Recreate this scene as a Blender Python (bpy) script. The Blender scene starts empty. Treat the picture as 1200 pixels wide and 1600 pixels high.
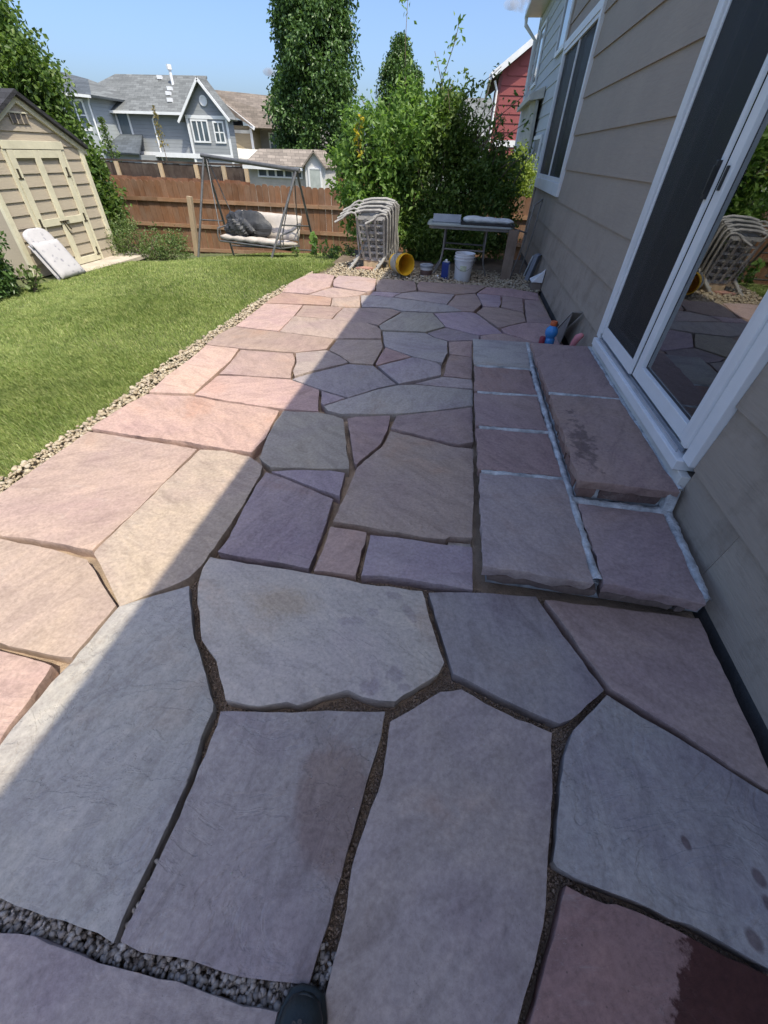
import bpy, bmesh, math, random
import numpy as np
from mathutils import Vector, Matrix

SC = bpy.context.scene
COL = SC.collection
R = math.radians

# ------------------------------------------------------------------ camera
cam = bpy.data.cameras.new('camera')
cam.sensor_fit = 'VERTICAL'; cam.sensor_height = 24.0
cam.lens = 628.7 / 1600 * 24.0
cam.clip_start = 0.05; cam.clip_end = 3000
cam_ob = bpy.data.objects.new('camera', cam); COL.objects.link(cam_ob)
cam_ob.matrix_world = Matrix(((0.98654, -0.12841, 0.10121, 0.0),
                              (0.16098, 0.65448, -0.73874, 0.0),
                              (0.02862, 0.74509, 0.66635, 1.5),
                              (0, 0, 0, 1)))
SC.camera = cam_ob

# ------------------------------------------------------------------ sky, sun, exposure
SUN = Vector((0.42, -0.42, 1.0)).normalized()
w = bpy.data.worlds.new('World'); SC.world = w; w.use_nodes = True
nt = w.node_tree; bg = nt.nodes['Background']
sky = nt.nodes.new('ShaderNodeTexSky'); sky.sky_type = 'NISHITA'; sky.sun_disc = False
sky.sun_elevation = math.asin(SUN.z); sky.sun_rotation = math.atan2(SUN.x, SUN.y)
sky.altitude = 1150; sky.air_density = 0.9; sky.dust_density = 8.5; sky.ozone_density = 6.0
nt.links.new(sky.outputs[0], bg.inputs[0]); bg.inputs[1].default_value = 0.15
sl = bpy.data.lights.new('sun', 'SUN'); sl.energy = 3.0; sl.angle = R(0.45); sl.color = (1.0, 0.92, 0.75)
so = bpy.data.objects.new('sun', sl); COL.objects.link(so)
so.rotation_euler = SUN.to_track_quat('Z', 'Y').to_euler(); so.location = (5, -5, 20)
SC.view_settings.view_transform = 'Standard'; SC.view_settings.look = 'None'
SC.view_settings.exposure = 0.80; SC.view_settings.gamma = 1.0

# ------------------------------------------------------------------ mesh helpers
class MB:
    """collects faces, then links them as one mesh object"""
    def __init__(s): s.v = []; s.f = []
    def add(s, vs, fs):
        o = len(s.v); s.v += [tuple(p) for p in vs]; s.f += [tuple(i + o for i in f) for f in fs]; return s
    def box(s, x0, x1, y0, y1, z0, z1):
        return s.add([(x0,y0,z0),(x1,y0,z0),(x1,y1,z0),(x0,y1,z0),(x0,y0,z1),(x1,y0,z1),(x1,y1,z1),(x0,y1,z1)],
                     [(0,3,2,1),(4,5,6,7),(0,1,5,4),(1,2,6,5),(2,3,7,6),(3,0,4,7)])
    def bar(s, a, b, w, d=None, up=(0,0,1)):
        a = Vector(a); b = Vector(b); d = d or w
        t = (b - a).normalized(); u = Vector(up)
        if abs(t.dot(u)) > .98: u = Vector((0,1,0))
        e = t.cross(u).normalized(); n = e.cross(t)
        vs = []
        for p in (a, b):
            for i, j in ((-1,-1),(1,-1),(1,1),(-1,1)): vs.append(p + e*(i*w/2) + n*(j*d/2))
        return s.add(vs, [(0,1,2,3),(7,6,5,4),(0,4,5,1),(1,5,6,2),(2,6,7,3),(3,7,4,0)])
    def tube(s, path, r, n=8, cap=True):
        P = [Vector(p) for p in path]; rr = r if hasattr(r, '__len__') else [r]*len(P)
        vs = []; fs = []; prev = None
        for i, p in enumerate(P):
            t = (P[min(i+1, len(P)-1)] - P[max(i-1, 0)]).normalized()
            if prev is None:
                u = Vector((0,0,1)) if abs(t.z) < .9 else Vector((1,0,0))
                e = t.cross(u).normalized()
            else:
                e = (prev - t*prev.dot(t)).normalized()
            prev = e; q = t.cross(e)
            for k in range(n):
                a = 2*math.pi*k/n; vs.append(p + (e*math.cos(a) + q*math.sin(a))*rr[i])
        for i in range(len(P)-1):
            for k in range(n):
                a = i*n + k; b = i*n + (k+1) % n; fs.append((a, b, b+n, a+n))
        if cap:
            fs.append(tuple(range(n))[::-1]); fs.append(tuple(range((len(P)-1)*n, len(P)*n)))
        return s.add(vs, fs)
    def lathe(s, prof, c=(0,0,0), n=24, M=None):
        vs = []; fs = []
        for r, z in prof:
            for k in range(n):
                a = 2*math.pi*k/n; p = Vector((r*math.cos(a), r*math.sin(a), z))
                if M is not None: p = M @ p
                vs.append(p + Vector(c))
        for i in range(len(prof)-1):
            for k in range(n):
                a = i*n+k; b = i*n+(k+1) % n; fs.append((a, b, b+n, a+n))
        return s.add(vs, fs)
    def poly(s, pts): return s.add(pts, [tuple(range(len(pts)))])
    def prism(s, pts, vec):
        n = len(pts); vec = Vector(vec); A = [Vector(p) for p in pts]; B = [p + vec for p in A]
        return s.add(A + B, [tuple(range(n))[::-1], tuple(range(n, 2*n))] + [(i, (i+1) % n, n+(i+1) % n, n+i) for i in range(n)])
    def build(s, name, mat, parent=None, smooth=False, bevel=0):
        me = bpy.data.meshes.new(name); me.from_pydata(s.v, [], s.f); me.update()
        bm = bmesh.new(); bm.from_mesh(me); bmesh.ops.recalc_face_normals(bm, faces=bm.faces); bm.to_mesh(me); bm.free()
        return link(name, me, mat, parent, smooth, bevel)

def link(name, me, mat, parent=None, smooth=False, bevel=0):
    o = bpy.data.objects.new(name, me); COL.objects.link(o)
    if mat is not None and not me.materials: me.materials.append(mat)
    if parent is not None: o.parent = parent
    if smooth:
        me.polygons.foreach_set('use_smooth', [True]*len(me.polygons))
        if smooth != 'all':
            try: me.set_sharp_from_angle(angle=R(40))
            except Exception: pass
    if bevel:
        m = o.modifiers.new('bevel', 'BEVEL'); m.width = bevel; m.segments = 2; m.limit_method = 'ANGLE'; m.angle_limit = R(40)
    return o

def fast(name, V, F, mat, parent=None, smooth=False):
    """numpy arrays of vertices and equal-sized faces to one mesh object"""
    V = np.asarray(V, np.float32); F = np.asarray(F, np.int32); n, k = F.shape
    me = bpy.data.meshes.new(name)
    me.vertices.add(len(V)); me.vertices.foreach_set('co', V.ravel())
    me.loops.add(n*k); me.loops.foreach_set('vertex_index', F.ravel())
    me.polygons.add(n); me.polygons.foreach_set('loop_start', np.arange(0, n*k, k, dtype=np.int32))
    me.polygons.foreach_set('loop_total', np.full(n, k, np.int32))
    if smooth: me.polygons.foreach_set('use_smooth', np.ones(n, bool))
    me.update(calc_edges=True); me.validate()
    return link(name, me, mat, parent)

def tag(o, label=None, cat=None, group=None, kind=None):
    if label: o['label'] = label
    if cat: o['category'] = cat
    if group: o['group'] = group
    if kind: o['kind'] = kind
    return o
def thing(name, loc, label, cat, group=None):
    o = bpy.data.objects.new(name, None); COL.objects.link(o); o.location = loc; o.empty_display_size = .1
    return tag(o, label, cat, group)
def under(root, o):
    """parent a mesh built in world coordinates to a thing's Empty"""
    o.parent = root; o.matrix_parent_inverse = Matrix.Translation(-Vector(root.location)); return o
def part(root, name, mb, mat, smooth=False, bevel=0):
    o = mb.build(name, mat, None, smooth, bevel)
    return under(root, o) if root.parent is None and root.type == 'EMPTY' else sub(root, o)
def sub(p, o):
    o.parent = p; o.matrix_parent_inverse = Matrix.Identity(4); return o

# ------------------------------------------------------------------ materials
MATS = {}
def new_mat(name):
    m = bpy.data.materials.new(name); m.use_nodes = True; MATS[name] = m
    return m, m.node_tree, m.node_tree.nodes['Principled BSDF']
def N(t, kind, **kw):
    n = t.nodes.new(kind)
    for k, v in kw.items():
        if k.startswith('i_'): n.inputs[k[2:].replace('_', ' ')].default_value = v
        else: setattr(n, k, v)
    return n
def ramp(t, fac, stops):
    r = t.nodes.new('ShaderNodeValToRGB'); e = r.color_ramp.elements
    while len(e) < len(stops): e.new(.5)
    for x, (p, c) in zip(e, stops): x.position = p; x.color = (*c, 1) if len(c) == 3 else c
    t.links.new(fac, r.inputs[0]); return r.outputs[0]
def mixc(t, fac, a, b, mode='MIX'):
    m = t.nodes.new('ShaderNodeMix'); m.data_type = 'RGBA'; m.blend_type = mode
    for s, v in ((m.inputs[0], fac), (m.inputs[6], a), (m.inputs[7], b)):
        if isinstance(v, (int, float)): s.default_value = v
        elif isinstance(v, tuple): s.default_value = (*v, 1) if len(v) == 3 else v
        else: t.links.new(v, s)
    return m.outputs[2]
def mth(t, op, a, b=0.0, c=0.0):
    m = t.nodes.new('ShaderNodeMath'); m.operation = op
    for s, v in zip(m.inputs, (a, b, c)):
        if isinstance(v, (int, float)): s.default_value = v
        else: t.links.new(v, s)
    return m.outputs[0]
def coords(t, scale=(1,1,1), kind='Object', rand=False):
    c = t.nodes.new('ShaderNodeTexCoord'); mp = t.nodes.new('ShaderNodeMapping'); mp.inputs[3].default_value = scale
    out = c.outputs[kind]
    if rand:
        oi = t.nodes.new('ShaderNodeObjectInfo'); va = t.nodes.new('ShaderNodeVectorMath'); va.operation = 'MULTIPLY_ADD'
        va.inputs[1].default_value = (37, 91, 53); cx = t.nodes.new('ShaderNodeCombineXYZ')
        for i in range(3): t.links.new(oi.outputs['Random'], cx.inputs[i])
        t.links.new(cx.outputs[0], va.inputs[0]); t.links.new(out, va.inputs[2]); out = va.outputs[0]
    t.links.new(out, mp.inputs[0]); return mp.outputs[0]
def noise(t, vec, scale, detail=4, rough=.55, dist=0.0, out='Fac'):
    n = N(t, 'ShaderNodeTexNoise'); n.inputs['Scale'].default_value = scale; n.inputs['Detail'].default_value = detail
    n.inputs['Roughness'].default_value = rough; n.inputs['Distortion'].default_value = dist
    t.links.new(vec, n.inputs['Vector']); return n.outputs[out]
def bump(t, b, h, strength, dist=.01, prev=None):
    n = t.nodes.new('ShaderNodeBump'); n.inputs['Strength'].default_value = strength; n.inputs['Distance'].default_value = dist
    t.links.new(h, n.inputs['Height'])
    if prev is not None: t.links.new(prev, n.inputs['Normal'])
    t.links.new(n.outputs[0], b.inputs['Normal']); return n.outputs[0]

def simple(name, col, rough=.6, var=.12, scale=6, bscale=40, bstr=.15, metal=0, stretch=(1,1,1), rand=True, spec=.5):
    """a paint, plastic or metal with blotches, dirt and fine relief"""
    if name in MATS: return MATS[name]
    m, t, b = new_mat(name); v = coords(t, stretch, rand=rand)
    n1 = noise(t, v, scale, 5, .6); n2 = noise(t, v, scale*7, 3)
    dk = tuple(c*(1-var*1.6) for c in col); lt = tuple(min(1, c*(1+var)) for c in col)
    c1 = ramp(t, n1, [(.3, dk), (.7, lt)])
    c2 = mixc(t, mth(t, 'MULTIPLY', n2, var), c1, tuple(c*.5 for c in col))
    t.links.new(c2, b.inputs['Base Color']); b.inputs['Roughness'].default_value = rough; b.inputs['Metallic'].default_value = metal
    b.inputs['Specular IOR Level'].default_value = spec
    if bstr: bump(t, b, noise(t, v, bscale, 4), bstr, .01)
    return m

def stone_mat(name, stains=(), use_obj=True, col=(.35,.25,.21), bs=1.0):
    """split sandstone: blotches of rose, grey and buff, thin cleft ledges, grit, pale scuffs"""
    m, t, b = new_mat(name); v = coords(t, rand=True)
    oi = N(t, 'ShaderNodeObjectInfo')
    base = oi.outputs['Color'] if use_obj else None
    if base is None:
        rgb = N(t, 'ShaderNodeRGB'); rgb.outputs[0].default_value = (*col, 1); base = rgb.outputs[0]
    rot = N(t, 'ShaderNodeVectorRotate', rotation_type='Z_AXIS'); t.links.new(v, rot.inputs['Vector'])
    t.links.new(mth(t, 'MULTIPLY', oi.outputs['Random'], 6.28), rot.inputs['Angle'])
    stv = N(t, 'ShaderNodeMapping'); stv.inputs[3].default_value = (1, 2.6, 1); t.links.new(rot.outputs[0], stv.inputs[0])
    big = noise(t, v, 1.6, 5, .6, .6); mid = noise(t, stv.outputs[0], 5.0, 8, .70, .8); fine = noise(t, v, 60, 5, .7)
    tint = ramp(t, big, [(.28, (.86,.81,.89)), (.46, (1,.98,1.0)), (.60, (1.04,1.02,.99)), (.72, (1.05,.93,.84))])
    c = mixc(t, 1.0, base, tint, 'MULTIPLY')
    c = mixc(t, 1.0, c, ramp(t, mid, [(.26, (.72,.70,.70)), (.5, (1,1,1)), (.72, (1.18,1.16,1.13))]), 'MULTIPLY')
    c = mixc(t, 1.0, c, ramp(t, fine, [(.28, (.74,.73,.73)), (.55, (1,1,1)), (.75, (1.16,1.16,1.16))]), 'MULTIPLY')
    # pale dusty scuffs
    sc = noise(t, coords(t, (1, 3.0, 1), rand=True), 5, 7, .72, 1.2)
    scf = ramp(t, sc, [(.60, (0,0,0)), (.74, (1,1,1))])
    c = mixc(t, mth(t, 'MULTIPLY', scf, .30), c, (.52,.47,.43))
    # pale broken lips along the cleft ledges
    led = noise(t, coords(t, (1, 1.7, 1), rand=True), 2.1, 6, .58, .9)
    st = mth(t, 'MULTIPLY', led, 11); fl = mth(t, 'FLOOR', st); fr = mth(t, 'FRACT', st)
    lip = mth(t, 'MULTIPLY', ramp(t, fr, [(0, (1,1,1)), (.05, (.7,.7,.7)), (.16, (0,0,0))]), ramp(t, noise(t, v, 3.3, 5, .7), [(.46, (0,0,0)), (.66, (1,1,1))]))
    cleft = ramp(t, oi.outputs['Random'], [(.35, (.12,.12,.12)), (.75, (1,1,1))])
    c = mixc(t, mth(t, 'MULTIPLY', mth(t, 'MULTIPLY', lip, cleft), .30), c, (.56,.51,.47))
    lo = mth(t, 'MULTIPLY', ramp(t, fr, [(.86, (0,0,0)), (.97, (1,1,1))]), ramp(t, noise(t, v, 2.7, 5, .7), [(.5, (0,0,0)), (.7, (1,1,1))]))
    c = mixc(t, mth(t, 'MULTIPLY', mth(t, 'MULTIPLY', lo, cleft), .22), c, (.17,.13,.12))
    # dark pits
    vo = N(t, 'ShaderNodeTexVoronoi'); vo.inputs['Scale'].default_value = 26; vo.inputs['Randomness'].default_value = 1; t.links.new(v, vo.inputs['Vector'])
    pit = ramp(t, vo.outputs['Distance'], [(.035, (1,1,1)), (.075, (0,0,0))])
    gate = ramp(t, noise(t, v, 4.1, 2), [(.52, (0,0,0)), (.6, (1,1,1))])
    pf = mth(t, 'MULTIPLY', mth(t, 'MULTIPLY', pit, gate), .55)
    vs = N(t, 'ShaderNodeTexVoronoi'); vs.inputs['Scale'].default_value = 115; t.links.new(v, vs.inputs['Vector'])
    spk = mth(t, 'MULTIPLY', ramp(t, vs.outputs['Distance'], [(.10, (1,1,1)), (.22, (0,0,0))]), ramp(t, noise(t, v, 9, 4, .7), [(.45, (0,0,0)), (.65, (1,1,1))]))
    c = mixc(t, mth(t, 'MULTIPLY', spk, .42), c, (.10,.085,.08))
    vl = N(t, 'ShaderNodeTexVoronoi'); vl.inputs['Scale'].default_value = 70; t.links.new(stv.outputs[0], vl.inputs['Vector'])
    fl_ = mth(t, 'MULTIPLY', ramp(t, vl.outputs['Distance'], [(.08, (1,1,1)), (.2, (0,0,0))]), ramp(t, noise(t, v, 5.7, 5, .7), [(.5, (0,0,0)), (.68, (1,1,1))]))
    c = mixc(t, mth(t, 'MULTIPLY', fl_, .28), c, (.58,.54,.50))
    c = mixc(t, pf, c, (.07,.055,.05))
    rough = N(t, 'ShaderNodeValue'); rough.outputs[0].default_value = .78; rg = rough.outputs[0]
    wob = noise(t, coords(t), 14, 7, .68)
    for (cx, cy, rx, ry, rot, mul, amt, wet, amp, edge) in stains:
        co = coords(t); mp = N(t, 'ShaderNodeMapping'); mp.vector_type = 'TEXTURE'
        mp.inputs[1].default_value = (cx, cy, 0); mp.inputs[2].default_value = (0, 0, rot); mp.inputs[3].default_value = (rx, ry, 50)
        t.links.new(co, mp.inputs[0]); ln = N(t, 'ShaderNodeVectorMath', operation='LENGTH'); t.links.new(mp.outputs[0], ln.inputs[0])
        d = mth(t, 'ADD', ln.outputs['Value'], mth(t, 'MULTIPLY', mth(t, 'SUBTRACT', wob, .5), amp))
        k = ramp(t, d, [(1-edge, (1,1,1)), (1.0, (0,0,0))])
        k2 = mth(t, 'MULTIPLY', k, amt)
        c = mixc(t, k2, c, mixc(t, 1.0, c, mul, 'MULTIPLY'))
        if wet: rg = mth(t, 'SUBTRACT', rg, mth(t, 'MULTIPLY', k, wet))
    t.links.new(c, b.inputs['Base Color']); t.links.new(rg, b.inputs['Roughness'])
    b.inputs['Specular IOR Level'].default_value = .35
    # cleft ledges: a terraced height field
    ter = mth(t, 'ADD', fl, ramp(t, fr, [(0, (0,0,0)), (.22, (1,1,1))]))
    p = bump(t, b, mth(t, 'MULTIPLY', ter, cleft), .5*bs, .005)
    p = bump(t, b, mth(t, 'MULTIPLY', mid, mth(t, 'ADD', mth(t, 'MULTIPLY', cleft, .7), .3)), .5*bs, .012, p)
    p = bump(t, b, noise(t, v, 24, 5, .65), .35*bs, .005, p)
    bump(t, b, fine, .25*bs, .002, p)
    return m

def siding_mat(name, col, lap=None, dirt=.0, axis=2):
    """painted hardboard with pressed wood grain; lap = exposure when the boards are too far to model"""
    m, t, b = new_mat(name); v = coords(t, (1, .35, 6), rand=True); v2 = coords(t, rand=True)
    g = noise(t, v, 14, 6, .6, 1.4); bl = noise(t, v2, 1.3, 5, .6); sp = noise(t, v2, 3.5, 6, .7)
    c = mixc(t, 1.0, (*col, 1), ramp(t, bl, [(.3, (.92,.92,.92)), (.7, (1.05,1.05,1.04))]), 'MULTIPLY')
    c = mixc(t, 1.0, c, ramp(t, g, [(.3, (.92,.92,.92)), (.6, (1.03,1.03,1.03))]), 'MULTIPLY')
    if dirt:
        sep = N(t, 'ShaderNodeSeparateXYZ'); t.links.new(coords(t), sep.inputs[0])
        hz = ramp(t, mth(t, 'MULTIPLY', sep.outputs[2], .5), [(0, (1,1,1)), (.7, (0,0,0))])
        k = mth(t, 'MULTIPLY', mth(t, 'MULTIPLY', hz, ramp(t, sp, [(.48, (0,0,0)), (.72, (1,1,1))])), dirt)
        c = mixc(t, k, c, (.13,.10,.07))
    t.links.new(c, b.inputs['Base Color']); b.inputs['Roughness'].default_value = .7
    p = bump(t, b, g, .5, .006)
    if lap:
        sep = N(t, 'ShaderNodeSeparateXYZ'); t.links.new(coords(t), sep.inputs[0])
        fr = mth(t, 'FRACT', mth(t, 'DIVIDE', sep.outputs[axis], lap))
        h = mth(t, 'SUBTRACT', 1.0, fr); bump(t, b, h, 1.0, lap*.16, p)
    return m

def wood_mat(name, col, grain=(1,1,.12), var=.3, grey=.0, rough=.75):
    m, t, b = new_mat(name); v = coords(t, grain, rand=True)
    g = noise(t, v, 30, 6, .65, 1.0); bl = noise(t, coords(t, rand=True), 2.4, 4, .6)
    oi = N(t, 'ShaderNodeObjectInfo')
    c = ramp(t, g, [(.28, tuple(x*(1-var) for x in col)), (.7, tuple(x*(1+var*.5) for x in col))])
    c = mixc(t, 1.0, c, ramp(t, oi.outputs['Random'], [(0, (.78,.75,.72)), (.5, (1,1,1)), (1, (1.2,1.14,1.08))]), 'MULTIPLY')
    c = mixc(t, mth(t, 'MULTIPLY', ramp(t, bl, [(.4, (0,0,0)), (.75, (1,1,1))]), grey), c, (.34,.28,.23))
    t.links.new(c, b.inputs['Base Color']); b.inputs['Roughness'].default_value = rough
    b.inputs['Specular IOR Level'].default_value = .3
    bump(t, b, g, .3, .004); return m

def leaf_mat(name, cols, trans=.35, rough=.5, patch=None):
    """leaves: colour differs from leaf to leaf, light passes through"""
    m, t, b = new_mat(name); geo = N(t, 'ShaderNodeNewGeometry')
    stops = [(i/(len(cols)-1), c) for i, c in enumerate(cols)]
    c = ramp(t, geo.outputs['Random Per Island'], stops)
    if patch:
        pn = noise(t, coords(t), 1.3, 6, .7, .5); c = mixc(t, mth(t, 'MULTIPLY', ramp(t, pn, [(.46, (0,0,0)), (.70, (1,1,1))]), .6), c, patch)
        c = mixc(t, 1.0, c, ramp(t, noise(t, coords(t), 4.5, 4, .6), [(.3, (.72,.78,.7)), (.65, (1.12,1.1,1.1))]), 'MULTIPLY')
    t.links.new(c, b.inputs['Base Color']); b.inputs['Roughness'].default_value = rough
    b.inputs['Specular IOR Level'].default_value = .4
    tr = N(t, 'ShaderNodeBsdfTranslucent'); mx = N(t, 'ShaderNodeMixShader'); mx.inputs[0].default_value = trans
    t.links.new(mixc(t, 1.0, c, (1.25,1.35,.7), 'MULTIPLY'), tr.inputs[0])
    out = t.nodes['Material Output']
    t.links.new(b.outputs[0], mx.inputs[1]); t.links.new(tr.outputs[0], mx.inputs[2]); t.links.new(mx.outputs[0], out.inputs[0])
    return m

def pebble_mat(name, cols, rough=.75):
    m, t, b = new_mat(name); geo = N(t, 'ShaderNodeNewGeometry')
    c = ramp(t, geo.outputs['Random Per Island'], [(i/(len(cols)-1), c) for i, c in enumerate(cols)])
    n = noise(t, coords(t), 90, 4)
    c = mixc(t, 1.0, c, ramp(t, n, [(.3, (.75,.75,.75)), (.7, (1.1,1.1,1.1))]), 'MULTIPLY')
    t.links.new(c, b.inputs['Base Color']); b.inputs['Roughness'].default_value = rough
    bump(t, b, n, .2, .003); return m

def glass_mat(name, tint=(.72,.80,.78), ior=1.5):
    m, t, b = new_mat(name); t.nodes.remove(b)
    fr = N(t, 'ShaderNodeFresnel'); fr.inputs[0].default_value = ior
    tr = N(t, 'ShaderNodeBsdfTransparent'); tr.inputs[0].default_value = (*tint, 1)
    gl = N(t, 'ShaderNodeBsdfGlossy'); gl.inputs['Roughness'].default_value = .012; gl.inputs[0].default_value = (.95,.97,.97,1)
    mx = N(t, 'ShaderNodeMixShader')
    # two faces of a double pane reflect about twice what one does
    t.links.new(mth(t, 'MINIMUM', mth(t, 'MULTIPLY_ADD', fr.outputs[0], 1.9, .10), 1.0), mx.inputs[0])
    t.links.new(tr.outputs[0], mx.inputs[1]); t.links.new(gl.outputs[0], mx.inputs[2])
    t.links.new(mx.outputs[0], t.nodes['Material Output'].inputs[0]); return m

def screen_mat(name, col=(.02,.021,.022), open_=.38):
    m, t, b = new_mat(name); tr = N(t, 'ShaderNodeBsdfTransparent'); mx = N(t, 'ShaderNodeMixShader'); mx.inputs[0].default_value = open_
    b.inputs['Base Color'].default_value = (*col, 1); b.inputs['Roughness'].default_value = .6
    t.links.new(b.outputs[0], mx.inputs[1]); t.links.new(tr.outputs[0], mx.inputs[2])
    t.links.new(mx.outputs[0], t.nodes['Material Output'].inputs[0]); return m

def shingle_mat(name, col, s=1.0):
    m, t, b = new_mat(name); v = coords(t)
    br = N(t, 'ShaderNodeTexBrick'); br.inputs['Scale'].default_value = 1.0
    br.inputs['Brick Width'].default_value = .3*s; br.inputs['Row Height'].default_value = .14*s; br.inputs['Mortar Size'].default_value = .008
    br.inputs['Color1'].default_value = tuple(c*.72 for c in col) + (1,); br.inputs['Color2'].default_value = tuple(c*1.18 for c in col) + (1,)
    br.inputs['Mortar'].default_value = tuple(c*.45 for c in col) + (1,)
    sep = N(t, 'ShaderNodeSeparateXYZ'); t.links.new(v, sep.inputs[0]); cx = N(t, 'ShaderNodeCombineXYZ')
    t.links.new(mth(t, 'ADD', sep.outputs[0], mth(t, 'MULTIPLY', sep.outputs[1], .37)), cx.inputs[0])
    t.links.new(mth(t, 'MULTIPLY', sep.outputs[2], 1.8), cx.inputs[1]); t.links.new(cx.outputs[0], br.inputs['Vector'])
    n = noise(t, v, 5, 5, .7)
    c = mixc(t, 1.0, br.outputs[0], ramp(t, n, [(.3, (.8,.8,.8)), (.7, (1.15,1.15,1.15))]), 'MULTIPLY')
    t.links.new(c, b.inputs['Base Color']); b.inputs['Roughness'].default_value = .9
    bump(t, b, noise(t, v, 60, 4), .3, .01); return m
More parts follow.
